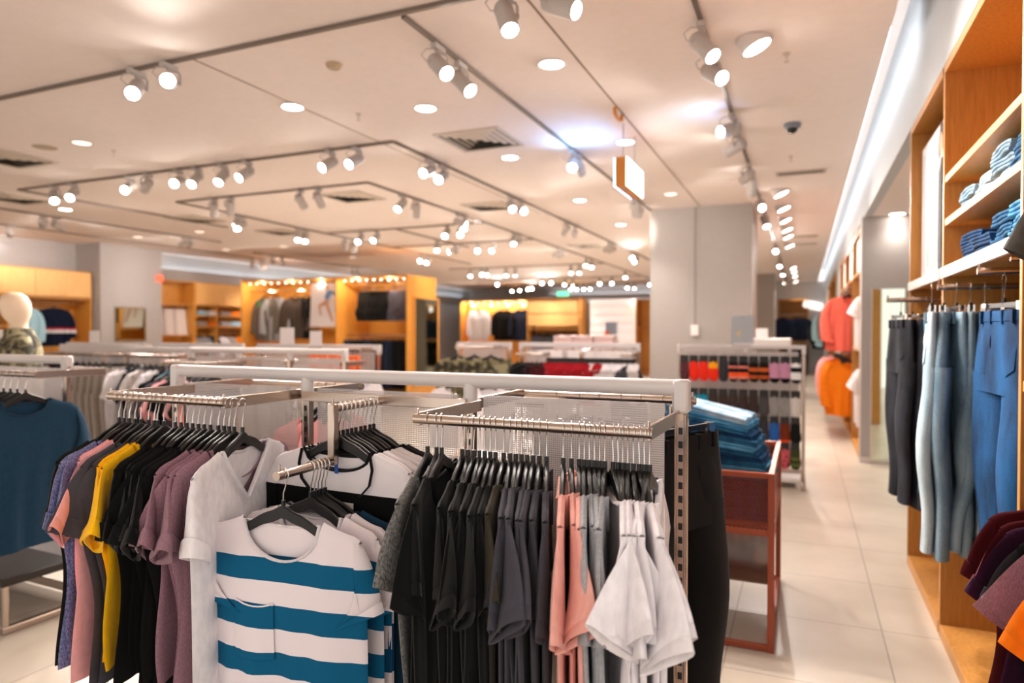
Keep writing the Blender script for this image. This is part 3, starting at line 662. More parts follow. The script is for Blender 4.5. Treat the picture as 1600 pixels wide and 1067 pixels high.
o=link('ceiling_dome_camera',MB().lathe([(0,-.001),(.062,-.001),(.066,-.012),(.06,-.035),(.048,-.04),(0,-.04)],22).mesh('dome_camera'),plain('camera_grey','#7f8690',.4)); o.location=at(1238,193,z=HC); tag(o,'small grey dome camera on the ceiling above the right aisle','security camera')
link('dome',MB().lathe([(.042,-.04),(.04,-.055),(.03,-.07),(.015,-.078),(0,-.08)],18).mesh('dome'),plain('dome_dark','#0d1013',.1),o)
# hanging lightbox
o=thing('hanging_lightbox','glowing white lightbox sign hung from the ceiling left of the grey column','sign',(-1.33,5.56,2.70))
part('housing',MB().rbox(-.045,.045,-.29,.29,-.115,.115,.004),plain('lightbox_orange','#d98a2b',.5),o,False,'orange housing')
part('face_panel',MB().box(.0455,.052,-.285,.285,-.11,.11),glow('lightbox_face','#fff8f4',5),o,False,'glowing white face')
part('face_panel',MB().box(-.052,-.0455,-.285,.285,-.11,.11),glow('lightbox_face_blue','#7db8ff',9),o,False,'pale blue glowing rear face')
sus=MB()
for y in(-.2,.2): sus.tube([(0,y,.115),(0,y,.399)],.004,6)
part('suspension_rod',sus,M_can,o)
o=link('ceiling_bracket',MB().tube([(0,-.06,0),(0,-.045,-.045),(0,0,-.06),(0,.10,-.06),(0,.14,-.045),(0,.15,0)],.014,8,flat=.6).mesh('ceiling_bracket'),plain('lightbox_orange','#d98a2b',.5)); o.location=(-1.29,5.0,HC-.001); tag(o,'small orange arch imitating a reflection on the ceiling in front of the lightbox','bracket')  # solid orange arch standing in for a reflection on the ceiling
lamp('blue_wash','SPOT',(-.60,5.30,HC-.26),2.5,(.25,.5,1),(-.3,.1,1),spot_size=math.radians(130),spot_blend=1,shadow_soft_size=.05)
lamp('blue_wash','SPOT',(-1.92,5.75,HC-.24),7,(.22,.5,1),(.25,-.25,1),spot_size=math.radians(150),spot_blend=1,shadow_soft_size=.05)
# ------------------------------------------------------------------ front rack
def unit(v): return Vector(v).normalized()
def rack(name,label,P0,P1,nseg,ztop=1.322,rail=True,slots=True,group=None,panels=True,r=.022,base_=True,panel_mat=None):
    """double-sided clothing rack: round top rail, slotted posts, perforated panels; returns its Empty (local x runs P0->P1)"""
    P0=Vector(P0);P1=Vector(P1); d=P1-P0; L=d.length; o=thing(name,label,'clothes rack',(P0.x,P0.y,0),math.atan2(d.y,d.x),group)
    t=MB(); t.tube([(0,0,ztop-r),(L,0,ztop-r)],r,18) if rail else None
    if rail: part('top_rail',t,M_rail,o)
    for i in range(nseg+1):
        x=L*i/nseg; e=i in(0,nseg)
        m=MB(); m.lathe([(0,ztop-2*r-.045),(.0215,ztop-2*r-.045),(.0215,ztop-r-.012),(.018,ztop-r),(0,ztop-r)],16,(x,0,0)) if not e else m.rbox(x-.0215,x+.0215,-.0225,.0225,ztop-2*r-.045,ztop,.007)
        part('post_cap',m,M_rail,o)
        p=MB(); p.rbox(x-.016,x-.0085,-.014,.014,.03,ztop-.09,.002); p.rbox(x+.0085,x+.016,-.014,.014,.03,ztop-.09,.002); p.box(x-.0085,x+.0085,-.011,.012,.03,ztop-.09)
        po=part('post',p,M_steel,o,False)
        if slots:
            s=MB()
            for k in range(int((ztop-.2)/.036)):
                z=ztop-.135-k*.036; s.box(x-.0055,x+.0055,-.0122,-.0105,z-.009,z+.009); s.box(x-.0055,x+.0055,.0115,.0132,z-.009,z+.009)
            part('slot_row',s,M_black,po,False)
        f=MB(); f.rbox(x-.02,x+.02,-.32,.32,0,.035,.005); part('foot',f,M_steel,o,False)
    if panels:
        for i in range(nseg):
            x0=L*i/nseg+.045; x1=L*(i+1)/nseg-.045
            p=MB(); p.box(x0,x1,-.002,.002,.25,ztop-.065); part('back_panel',p,panel_mat or M_perf,o,False)
    c=MB(); c.box(0,L,-.006,.006,.10,.14); part('bottom_bar',c,M_steel,o,False)
    return o,L
def rack_w(o,x,y,z): 
    a=o.rotation_euler.z; return Vector((o.location.x+x*cos(a)-y*sin(a),o.location.y+x*sin(a)+y*cos(a),z))
def ubar(o,x0,x1,depth,z,name='hanging_rail',sgn=-1,r=.0125):
    m=MB(); m.tube([(x0-.01,sgn*depth,z),(x1+.01,sgn*depth,z)],r,14); b=part(name,m,M_steel,o)
    for x in(x0,x1):
        a=MB(); a.rbox(x-.004,x+.004,min(0,sgn*depth),max(0,sgn*depth),z-.017,z+.017,.0015); part('rail_arm',a,M_steel,b,False)
        p=MB(); p.tube([(x,sgn*depth,z+r-.002),(x,sgn*depth,z+r+.014)],.0035,6); part('stop_pin',p,M_steel,b)
    return b
FR,FL=rack('clothes_rack','long clothes rack in the foreground with white top rail, hung with tees',(-2.193,1.89,0),(-.296,1.831,0),3)
ZB=1.234; ZR=1.226; seg=FL/3
ubar(FR,.09,seg-.03,.33,ZB); ubar(FR,2*seg+.035,FL-.004,.345,ZR)
ubar(FR,.03,seg-.03,.33,ZB,sgn=1); ubar(FR,2*seg+.03,FL-.03,.33,ZB,sgn=1)
m=MB(); m.rbox(seg,2*seg,-.03,-.022,ZB-.02,ZB+.012,.0015); part('cross_bar',m,M_steel,FR,False)
# stepped arm in the middle
xm=seg*1.5; m=MB()
m.tube([(xm,-.03,ZB-.008),(xm,-.245,ZB-.008)],.0125,14); m.rbox(xm-.012,xm+.012,-.262,-.238,1.062,ZB+.005,.002); m.tube([(xm,-.24,1.075),(xm,-.475,1.072)],.0125,14)
ar=part('stepped_arm',m,M_steel,FR); p=MB(); p.tube([(xm,-.25,ZB),(xm,-.25,ZB+.02)],.003,6); p.tube([(xm,-.462,1.08),(xm,-.462,1.10)],.003,6); part('stop_pin',p,M_steel,ar)
# garment patterns
for i in range(6): tee_mesh('rail%d'%i,sh=.225,bw=.235,ln=.70,T=.007,fold=.0045,seed=i,sl=(.20,.23,.215,.19,.225,.205)[i],sw=.08,ang=(26,34,40,30,22,36)[i],rt=.0085,tw=((14,0),(-10,0),(28,0),(-20,0),(6,0),(22,0))[i],edge=.022,hem=.98,nk=.118,nd=.10)
for i in range(3): tee_mesh('fan%d'%i,sh=.225,bw=.235,ln=.72,T=.008,fold=.006,edge=.025,seed=20+i,sl=.19,sw=.085,ang=(41,36,41)[i],rt=.009,tw=((30,0),(18,0),(-26,0))[i],slsh=((.02,0),(.01,0),(-.03,0))[i],nk=.118,nd=.10)
for i in range(4): tee_mesh('cuff%d'%i,sh=.24,bw=.245,ln=(.68,.64,.70,.64)[i],T=.009,edge=.045,fold=.006,seed=40+i,sl=.20,sw=.088,ang=(30,36,26,34)[i],rt=.013,tw=((20,0),(34,0),(-22,0),(44,0))[i],cuff=True,nk=.118,nd=.10,hem=.93,slsh=((0,0),(.01,0),(-.012,0),(.01,0))[i])
tee_mesh('vneck',sh=.245,bw=.255,ln=.76,T=.022,fold=.012,seed=61,sl=.21,sw=.10,ang=24,vneck=True,nd=.155,nk=.125,cuff=True,tw=(25,0))
tee_mesh('stripe0',sh=.228,bw=.243,ln=.70,T=.022,fold=.012,seed=71,sl=.20,sw=.085,ang=(9,24),nd=.105,nk=.118,slsh=(-.0,-.01))
for i in(1,2): tee_mesh('stripe%d'%i,sh=.235,bw=.25,ln=.70,T=.010,fold=.006,seed=71+i,sl=.20,sw=.095,ang=24,nd=.10,nk=.12)
for i in(0,1): tee_mesh('mono%d'%i,sh=.245,bw=.25,ln=.62,T=.011,fold=.005,seed=80+i,sl=.20,sw=.10,ang=26,nd=.06,nk=.125)
tee_mesh('plain0',sh=.25,bw=.265,ln=.70,T=.02,fold=.012,seed=90,sl=.22,sw=.10,ang=28,nd=.07,nk=.105)
tee_mesh('plain1',sh=.24,bw=.255,ln=.70,T=.016,fold=.010,seed=91,sl=.22,sw=.095,ang=26,nd=.07,nk=.105)
tee_mesh('long0',sh=.24,bw=.26,ln=.74,T=.025,fold=.016,seed=95,sl=.56,sw=.075,ang=9,nd=.09,nk=.085,slsh=(.03,.03))
tee_mesh('long1',sh=.24,bw=.25,ln=.70,T=.03,fold=.02,seed=96,sl=.50,sw=.075,ang=11,nd=.07,nk=.085,slsh=(.02,.04))
def hang_row(pts,rz,items,rail_phrase,grp_h,grp_t,jit=5,seedv=1):
    """pts: world points on the rail; items: (tee key, colour, words) one per point"""
    R=random.Random(seedv); cnt={}; tot={}
    for it in items: tot[it[2]]=tot.get(it[2],0)+1
    for i,(p,it) in enumerate(zip(pts,items)):
        key,c,wd=it[:3]; mat=MF[c] if isinstance(c,str) else c
        a=rz+math.radians(R.uniform(-jit,jit)+(it[3] if len(it)>3 else 0)); k=cnt.get(wd,0); cnt[wd]=k+1
        hanger(p,a,'black hanger, '+ORD[i]+' from the left on '+rail_phrase,grp_h)
        lab=wd+', '+((ORD[k]+' from the left, ') if tot[wd]>1 else '')+'on '+rail_phrase
        v_=R.uniform(-.013,.013); tee(key,mat,Vector(p)+Vector((-v_*sin(a),v_*cos(a),-R.uniform(.0,.004))),a,lab,grp_t,collar=it[4] if len(it)>4 else None,sleeve=it[5] if len(it)>5 else None)
def rail_pts(o,us,ysh,z):
    out=[]
    a=o.rotation_euler.z
    # line of the rail in the world
    A=rack_w(o,0,ysh,z); B=rack_w(o,1,ysh,z)
    for u in us:
        q=at(u,660,z=z); # horizontal bearing
        dx,dy=q.x,q.y; ex,ey=B.x-A.x,B.y-A.y
        # solve k*(dx,dy)=A+t*(ex,ey)
        det=dx*(-ey)+ex*dy; k=(A.x*(-ey)+ex*A.y)/det
        out.append(Vector((k*dx,k*dy,z)))
    return out
HZ_=ZB
# right-hand rail
us=[668,682,690, 722,731,740,749,757,766,774, 787, 797,806,815,824,833,843,854, 880,893,905, 913,921,929,937,945, 958,966,973,981,990,999,1007,1015]
it=[('rail3','grey','mottled grey tee',-1),('rail0','black','plain black tee'),('rail1','black','plain black tee')]
it+=[('rail%d'%(i%6),'black','black tee in the black run') for i in range(7)]
it+=[('fan1','olive','dark olive-brown tee',-3)]
it+=[('rail%d'%((i+1)%6),'charcoal','charcoal tee') for i in range(7)]
it+=[('rail1','pink','salmon pink tee'),('rail2','pink','salmon pink tee'),('rail0','pink','salmon pink tee')]
it+=[('rail%d'%((4,0,4,0,4)[i]),'ltgrey','light grey tee') for i in range(5)]
it+=[('fan0','white','white tee',8),('rail1','white','white tee',4),('rail3','white','white tee'),('fan1','white','white tee',2),('rail0','white','white tee'),('fan1','white','white tee',4),('rail2','white','white tee'),('fan2','white','white tee',-12)]
hang_row(rail_pts(FR,us,-.345,ZR),math.radians(16),it,'the right foreground rail','hangers on the right foreground rail','tees on the right foreground rail',4,3)
# left-hand rail
us=[186,194,202,211,220, 232,241, 246,256, 274,283,292,301,310,319,329, 341,350,358,366,379]
it=[('cuff0','darkolive','dark olive tee')]+[('cuff1','heather','heather blue-grey tee'),('cuff0','heather','heather blue-grey tee')]+[('rail0','rose','rose pink tee'),('rail2','rose','rose pink tee')]
it+=[('cuff2','charcoal','charcoal tee')]*2+[('cuff3','yellow','yellow tee',4),('cuff1','yellow','yellow tee',2)]
it+=[('cuff%d'%(i%4),'black','black tee') for i in range(7)]
it+=[('cuff%d'%((i+1)%4),'mauve','mauve tee with rolled sleeves') for i in range(4)]+[('vneck','white','white V-neck tee facing right',3)]
hang_row(rail_pts(FR,us,-.33,HZ_),math.radians(9),it,'the left foreground rail','hangers on the left foreground rail','tees on the left foreground rail',4,5)
# stepped arm: black-and-white tops above, blue-striped tees below
M_mono=bands('white_black_band',[(-.8,'#e9e2e4'),(-.36,'#e9e2e4'),(-.335,'#0d0d0e'),(-.245,'#e9e2e4'),(-.125,'#0d0d0e')])
M_str=bands('blue_white_stripes',[(-.8,'#e9dfe2'),(-.775,'#0f5a80'),(-.715,'#e9dfe2'),(-.655,'#0f5a80'),(-.592,'#e9dfe2'),(-.53,'#0f5a80'),(-.468,'#e9dfe2'),(-.405,'#0f5a80'),(-.343,'#e9dfe2'),(-.283,'#0f5a80'),(-.222,'#e9dfe2')])
M_ind=bands('indigo_white_stripes',[(-.8,'#e9dfe2'),(-.715,'#16456f'),(-.655,'#e9dfe2'),(-.53,'#16456f'),(-.40,'#e9dfe2'),(-.27,'#1b4a83'),(-.19,'#e9dfe2')])
ys=[-.225,-.205,-.185,-.165,-.145,-.12,-.10,-.075,-.055]
for i,y in enumerate(ys):
    p=rack_w(FR,xm,y,ZB-.008); rz=-PI/2+FR.rotation_euler.z+math.radians(random.uniform(-3,3)); mono=i<7
    hanger(p,rz,'black hanger, '+ORD[i]+' from the front on the upper step of the middle arm','hangers on the upper step')
    tee('mono%d'%(i%2),M_mono if mono else MF['black'],p,rz,('white top with broad black band, ' if mono else 'black top behind the banded tops, ')+ORD[i]+' from the front on the upper arm step','tops on the upper step',cat='top',name='top',collar=MF['black'])
    if i==0:
        t=[o for o in COL.objects if o.name.startswith('top')][-1]
        s=MB()
        for sg in(-1,1): s.tube([(.017,sg*.125,-.125),(.0185,sg*.135,-.17),(.019,sg*.125,-.215),(.0185,sg*.09,-.25)],.007,6,flat=.3)
        part('strap_trim',s,MF['black'],t,label='curved black strap lines')
        part('size_tag',MB().box(.018,.0195,.0,.013,-.19,-.14),plain('blue_tag','#1f4fa8',.6),t,False,'small blue tag')
        part('price_tag',MB().box(.021,.022,.03,.07,-.33,-.27),M_card,t,False,'white price tag')
ys=[-.45,-.345,-.33,-.315,-.30,-.285]
lab=['blue and white striped tee with chest pocket, foremost on the lower arm','blue and white striped tee directly behind the front striped tee','indigo and white striped tee, third on the lower arm','blue and white striped tee, fourth on the lower arm','indigo and white striped tee, fifth on the lower arm','dark blue tee, hindmost on the lower arm step']
for i,y in enumerate(ys):
    p=rack_w(FR,xm,y,1.072); rz=-PI/2+FR.rotation_euler.z+math.radians((7,-4,3,-3,-6,2)[i])
    hanger(p,rz,'black hanger, '+ORD[i]+' from the front on the lower step of the middle arm','hangers on the lower step')
    t=tee('stripe%d'%(0 if i==0 else 1+i%2),(M_str,M_str,M_ind,M_str,M_ind,MF['blue'])[i],p,rz,lab[i],'striped tees on the lower step',collar=MF['white'] if i<5 else None)
    if i==0:
        me=TEES['stripe0']['body']; q=MB(); W=8
        def front(yy,zz):
            b=max((v.co for v in me.vertices if v.co.x>-.002 and abs(v.co.y-yy)<.02 and abs(v.co.z-zz)<.03),key=lambda c:c.x,default=Vector((.02,yy,zz))); return b.x+.0035
        y0,y1,z0,z1=-.135,-.015,-.485,-.335
        vs=[];fs=[]
        for j in range(7):
            for k in range(W+1):
                yy=lerp(y0,y1,k/W); zz=lerp(z1,z0,j/6)+(.012*((2*k/W-1)**2-1)*(1-j/6) if j<3 else 0); vs.append((front(yy,zz),yy,zz))
        for j in range(6):
            for k in range(W): a=j*(W+1)+k; fs.append((a,a+1,a+W+2,a+W+1))
        pk=part('chest_pocket',q.add(vs,fs),M_str,t,ang=1.3)
        e=MB(); e.tube([Vector(v)+Vector((.001,0,0)) for v in vs[:W+1]],.0022,6); part('pocket_edge',e,MF['white'],pk,label='white pocket edge')
# black trousers on the end of the rack
pants_mesh('sweat',wh=.17,hip=.235,ln=1.0,T=.03,fold=.015,seed=1,leg=.12,hemw=.09,bend=.03)
pants_mesh('slim',wh=.185,hip=.215,ln=.98,T=.026,fold=.012,seed=2,leg=.105,hemw=.085,bend=.025)
pants_mesh('slim2',wh=.18,hip=.21,ln=.96,T=.028,fold=.014,seed=5,leg=.11,hemw=.09,bend=.035)
pants_mesh('short',wh=.19,hip=.22,ln=.42,rise=.24,T=.03,fold=.012,seed=3,leg=.12,hemw=.13,bend=.0)
for i,xx in enumerate((1.42,1.50,1.57,1.64,1.71,1.78,1.845)):
    p=rack_w(FR,xx,.33,ZB); a=math.radians((-4,3,-8,5,-12,-16,-24)[i])
    clip_hanger(p,a,'black trouser hanger, '+ORD[i]+' from the left on the back rail at the right end','trouser hangers on the back rail')
    trousers(('slim','sweat')[i%2],MF['black'],p,a,'black trousers on the right end of the foreground rack'+(', nearest the aisle' if i==6 else ', '+ORD[i]+' from the left'),'black trousers at the rack end',pocket=(i%2==0))
for i,xx in enumerate((.40,.44,.48)):
    p=rack_w(FR,xx,.33,ZB); hanger(p,.1*(i-1),'black hanger behind the left back panel, '+ORD[i]+' from the left','hangers behind the panels')
    tee('rail%d'%i,MF['rose'],p,.1*(i-1),'rose tee hung behind the left back panel, '+ORD[i]+' from the left','rose tees behind the panels')
# ------------------------------------------------------------------ far-left rack with blue tees
LR,LL=rack('clothes_rack','left-hand rack cut by the photo edge, hung with blue tees',(-5.1,2.40,0),(-3.49,2.33,0),2,slots=False)
zb=1.25; ubar(LR,-.0,LL+.30,.32,zb); m=MB(); m.box(LL,LL+.30,-.006,.006,zb-.017,zb+.017); part('rail_extension',m,M_steel,LR,False)
d=MB(); d.rbox(-.02,LL+.05,-.34,.34,.24,.28,.004); part('deck',d,M_dark,LR,False); d=MB()
for x in(0,LL): d.tube([(x,-.30,0),(x,-.30,.25)],.016,10)
part('leg',d,M_steel,LR)
pts=[rack_w(LR,LL+.22-.055*k-(.01 if k else 0),-.32,zb) for k in range(9)][::-1]
hang_row(pts,math.radians(4),[('plain%d'%(k%2),'blue','blue tee') for k in range(9)],'the far-left rack','hangers on the far-left rack','blue tees on the far-left rack',5,9)
# ------------------------------------------------------------------ expanded-metal table with jeans
M_rust=plain('rust_red_steel','#9c4a2f',.45,.2); M_exp=holes('rust_expanded_mesh','#7d3522',.020,.13,0,True,rough=.5)
tb=thing('mesh_basket_table','rust-red metal basket table on slim legs beside the aisle','table',(-.13,3.27,0))
TW,TD=.95,.96
for i,(x,y) in enumerate(((0,0),(-TW,0),(0,TD),(-TW,TD))):
    m=MB(); m.rbox(x-.014,x+.014,y-.014,y+.014,0,.81,.002); part('leg',m,M_rust,tb,False)
m=MB()
for z in(.81,.55,.03):
    for y in(0,TD): m.rbox(-TW+.014,-.014,y-.0125,y+.0125,z-.025,z,.002)
    for x in(0,-TW): m.rbox(x-.0125,x+.0125,.014,TD-.014,z-.025,z,.002)
part('frame_rails',m,M_rust,tb,False)
for y in(0,TD): part('mesh_panel',MB().box(-TW+.014,-.014,y-.0008,y+.0008,.55,.785),M_exp,tb,False)
for x in(0,-TW): part('mesh_panel',MB().box(x-.0008,x+.0008,.014,TD-.014,.55,.785),M_exp,tb,False)
part('basket_floor',MB().box(-TW+.013,-.013,.013,TD-.013,.552,.559),M_rust,tb,False)
part('lower_shelf',MB().box(-TW+.013,-.013,.013,TD-.013,.30,.306),plain('smoked_shelf','#6d5a4c',.12,.3),tb,False,'glossy lower shelf')
D_mid=denim('denim_mid','#0e3a5c','#2f6d97'); D_dark=denim('denim_dark','#0b2440','#1d4a78'); D_light=denim('denim_light','#5d7c91','#94abb9'); D_pale=denim('denim_pale','#8399a7','#b9c8ce'); D_char=denim('denim_charcoal','#1b1d24','#3a3d46'); D_sky=denim('denim_sky','#2b6c97','#5ea1c4'); D_bright=denim('denim_bright','#07294a','#134c7c'); D_grey=denim('denim_greyblue','#5f7a8c','#93a9b5')
for i in range(4): folded_mesh('jean%d'%i,.40,.27,.030,i,2)
for i in range(11):
    t=i/10; z=.752+.0295*i*1.0
    folded('jean%d'%(i%4),(D_mid,D_dark,D_mid,D_sky)[(i*7)%4] if i<10 else denim('denim_top','#5b86a6','#b9cddc'),(-.335+random.uniform(-.012,.012)-.010*i,3.50+random.uniform(-.01,.01),z+.004),math.radians(-6+random.uniform(-3,3)),'folded blue jeans in the basket table stack, '+('topmost' if i==10 else ('bottom of the stack' if i==0 else ORD[i]+' from the bottom')),'jeans stacked on the basket table',name='folded_jeans',cat='jeans',tilt=(0,math.radians(lerp(0,11,t))))
for k in range(6): folded('jean%d'%(k%4),D_dark,(-.335,3.50,.561+.0315*k),.03*(k%3),'folded dark jeans inside the mesh basket under the blue stack, '+ORD[k]+' from the bottom','jeans inside the mesh basket',name='folded_jeans',cat='jeans')
for k in range(3): folded('jean%d'%k,D_dark,(-.72,3.50,.562+.030*k),.05*k,'folded dark jeans at the hidden left side of the basket, '+('topmost','middle','bottom')[2-k],'second jeans stack in the basket',name='folded_jeans',cat='jeans')
# ------------------------------------------------------------------ sock rack
SR,SL=rack('sock_rack','free-standing rack of sock packs in front of the grey column','',0,1) if False else rack('sock_rack','white rack hung with rows of socks in front of the grey column',(-1.15,7.0,0),(-.0,7.0,0),1,ztop=1.315,rail=False,slots=False,panel_mat=M_perf)
SR['category']='sock rack'
part('top_bar',MB().rbox(0,SL,-.02,.02,1.275,1.315,.004),M_rail,SR,False)
part('base_deck',MB().rbox(0.02,SL-.02,-.26,.26,.06,.10,.004),M_white,SR,False)
cs=MB(); cs.tube([(SL-.03,-.24,.035),(SL-.03,-.22,.035)],.035,14); part('caster',cs,M_white,SR)
def sock_pair():
    b=MB(); R_=[]
    for t,hw,th,cx in((0,.030,.008,0),(.12,.033,.011,0),(.4,.034,.013,0),(.62,.036,.015,.002),(.8,.036,.014,.003),(.93,.028,.011,.003),(1,.012,.006,.003)):
        R_.append([(cx+hw*cos(a),-.002+th*sin(a),-.045-.185*t) for a in [2*PI*k/14 for k in range(14)]])
    b.loft(R_); c=MB(); c.box(-.030,.030,-.012,-.010,-.07,-.012); c.box(-.030,.030,.008,.010,-.07,-.012); c.box(-.03,.03,-.012,.010,-.014,-.011)
    h=MB(); h.tube([(0,0,-.013),(0,0,.0)],.0025,6); h.tube([(0,-.004,.006),(0,.13,.004)],.0025,6)
    return b.mesh('sock_pack'),c.mesh('header_card',False),h.mesh('peg')
SK=sock_pair()
pk=plain('sock_white_card','#e6e0dc',.6)
SM={'dot':blotch('sock_dots',['#1a1516','#5e2a33'],60),'red':fabric('sock_red','#e8301f'),'ry':bands('sock_red_yellow',[(-.3,'#e8341f'),(-.12,'#f2a21c')],z0=-.3),'gr':fabric('sock_grey','#34343a'),'st':bands('sock_stripes',[(-.3,'#17171d'),(-.205,'#e58a78'),(-.185,'#ef5a2a'),(-.15,'#17171d'),(-.115,'#d9776a'),(-.095,'#17171d')],z0=-.3),'dg':bands('sock_diagonal',[(-.3,'#1c1712'),(-.2,'#b5532a'),(-.17,'#1c1712'),(-.14,'#c25a28'),(-.11,'#1c1712')],z0=-.3),'pk':bands('sock_pink',[(-.3,'#141116'),(-.19,'#c18aa8')],z0=-.3),'wb':bands('sock_white_black',[(-.3,'#111318'),(-.2,'#e6e6ea'),(-.14,'#15161a'),(-.1,'#e6e6ea')],z0=-.3),'coral':blotch('sock_coral',['#3a2228','#c4505a'],60),'teal':fabric('sock_teal','#1287a8'),'br':fabric('sock_brown','#3b2f2d'),'dgr':fabric('sock_darkgrey','#4a4748',heather=.4),'lg':fabric('sock_lightgrey','#8a8888',heather=.4),'wh':fabric('sock_white','#c9c4c2'),'bk':fabric('sock_black','#131314'),'rust':bands('sock_rust',[(-.3,'#e0471d'),(-.2,'#6b2d18')],z0=-.3),'bl':fabric('sock_blue','#2658a0'),'olive':bands('sock_olive',[(-.3,'#3b3f25'),(-.2,'#5d6338'),(-.18,'#3b3f25'),(-.15,'#5d6338'),(-.13,'#3b3f25')],z0=-.3)}
SW={'dot':'dark dotted','red':'red','ry':'red and yellow','gr':'charcoal','st':'black and orange striped','dg':'brown patterned','pk':'pink','wb':'white and black','coral':'coral dotted','teal':'teal','br':'brown','dgr':'dark grey','lg':'heather grey','wh':'pale grey','bk':'black','rust':'rust and orange','bl':'blue','olive':'olive striped'}
ROWS=[['dot','red','red','ry','gr','st','st','dg','dg','pk','pk','wb'],['coral','teal','teal','br','br','br','br','br','dgr','lg','lg','wh','wh'][:12],['bk','bl','bk','bl','br','br','bk','gr','gr','bl','rust','bk'],['bk','bk','br','br','gr','gr','bk','bk','bk','bk','coral','olive']]
RN=['top row','second row','third row','bottom row']
for r,row in enumerate(ROWS):
    for i,k in enumerate(row):
        x=-1.085+i*.0925; z=(1.225,.905,.66,.42)[r]
        o=link('sock_pack',SK[0],SM[k]); o.location=(x,6.865,z); o.scale=(1.32,1,1.15)
        tag(o,SW[k]+' socks, '+ORD[i]+' from the left, sock rack '+RN[r],'socks','sock packs, '+RN[r])
        link('header_card',SK[1],M_black,o); link('peg',SK[2],M_wire,o)
sg=thing('sign_holder','faint blue sign with a yellow triangle standing on the sock rack','sign',(-.55,7.0,1.315))
part('panel',MB().box(-.105,.105,-.004,.004,.015,.285),plain('sign_blue_grey','#a9aeb4',.4),sg,False)
part('triangle',MB().prism([(-.02,.07),(-.02,.15),(-.07,.11)],-.0065,-.0042),plain('sign_yellow','#c9b98d',.6),sg,False,'pale yellow triangle'); part('stand',MB().box(-.08,.08,-.03,.03,0,.015),M_card,sg,False)
# rack behind the sock rack with a white header
BR,BL=rack('clothes_rack','white-topped rack just behind the sock rack',(-.66,9.0,0),(-.16,9.0,0),1,ztop=1.26,rail=False,slots=False)
part('header_box',MB().rbox(-.02,BL+.02,-.15,.15,1.255,1.36,.01),M_white,BR,False)
o=link('price_card',MB().rbox(-.07,.07,-.006,.006,0,.12,.003).mesh('price_card',False),M_card); o.location=(-.48,9.0,1.36); tag(o,'white card standing on the rack behind the sock rack','card')
# column fittings
cf=thing('outlet_box','small white outlet box on the grey column with a cable rising to the ceiling','outlet',(-1.33,9.298,1.45))
part('box',MB().rbox(-.05,.05,-.045,0,-.06,.08,.006),M_card,cf,False); part('cable',MB().tube([(0,-.015,.08),(.0,-.012,1.64)],.0045,6),plain('cable_grey','#6d6660',.6),cf)
# ------------------------------------------------------------------ right-hand wall units
def cab(name,label,loc,rz,W,D,H,z0=0,t=.028,sides=(1,1),mat=None,back=True,shelves=(),dividers=(),top=True,basez=.06,cat='wall unit',group=None):
    """open unit; local x along the front, front at y=0 facing -y"""
    mat=mat or M_wood; o=thing(name,label,cat,loc,rz,group)
    if sides[0]: part('side_panel',MB().rbox(0,t,0,D,z0,H,.0015),mat,o,False)
    if sides[1]: part('side_panel',MB().rbox(W-t,W,0,D,z0,H,.0015),mat,o,False)
    if back: part('back_panel',MB().box(t,W-t,D-.018,D,z0,H),mat,o,False)
    if top: part('top_panel',MB().rbox(t,W-t,0,D-.018,H-t*1.4,H,.0015),M_woodf,o,False)
    if basez: part('base_panel',MB().rbox(t,W-t,0,D-.018,z0,z0+basez,.0015),M_woodf,o,False)
    for x in dividers: part('divider',MB().rbox(x-t/2,x+t/2,.004,D-.018,z0+basez,H-t*1.4,.0015),mat,o,False)
    for s in shelves:
        x0,x1,z=s[:3]; y0=s[3] if len(s)>3 else .004
        part('shelf',MB().rbox(x0+t,x1-t*0-.001,y0,D-.018,z-.032,z,.0015),M_woodf,o,False)
    return o
XR=.60
# far bay (poster), middle bay (folded jeans), near bay; local x runs towards the camera
B1=cab('wall_unit','amber oak wall unit with white poster and dark jeans, beside the mirror recess',(XR,4.87,0),-PI/2,1.09,.50,2.698,sides=(1,0),shelves=((0,1.09,1.735),),top=True)
B2=cab('wall_unit','amber oak wall unit with folded jeans shelves and hanging light jeans',(XR,3.78,0),-PI/2,1.27,.50,2.698,sides=(1,0),shelves=((0,1.27,2.175),(0,1.27,1.972),(0,1.27,1.735)))
B3=cab('wall_unit','amber oak wall unit cut by the right photo edge',(XR,2.51,0),-PI/2,1.2,.50,2.698,sides=(1,1),shelves=((0,1.2,2.175),(0,1.2,1.30)))
M_lab=plain('label_strip','#efe6e2',.35); M_labt=plain('label_print','#b9b0ac',.6)
for B,n,W in((B1,4,1.09),(B2,4,1.27)):
    for k in range(n):
        x0=.03+k*(W-.04)/n; x1=x0+(W-.04)/n-.012
        l=part('label_holder',MB().rbox(x0,x1,-.012,.003,1.695,1.745,.002),M_lab,B,False,'white label strip')
        t=MB(); t.box(x0+.06,x0+.12,-.0128,-.0121,1.722,1.726); t.box(x0+.06,x0+.10,-.0128,-.0121,1.712,1.715); part('print',t,M_labt,l,False)
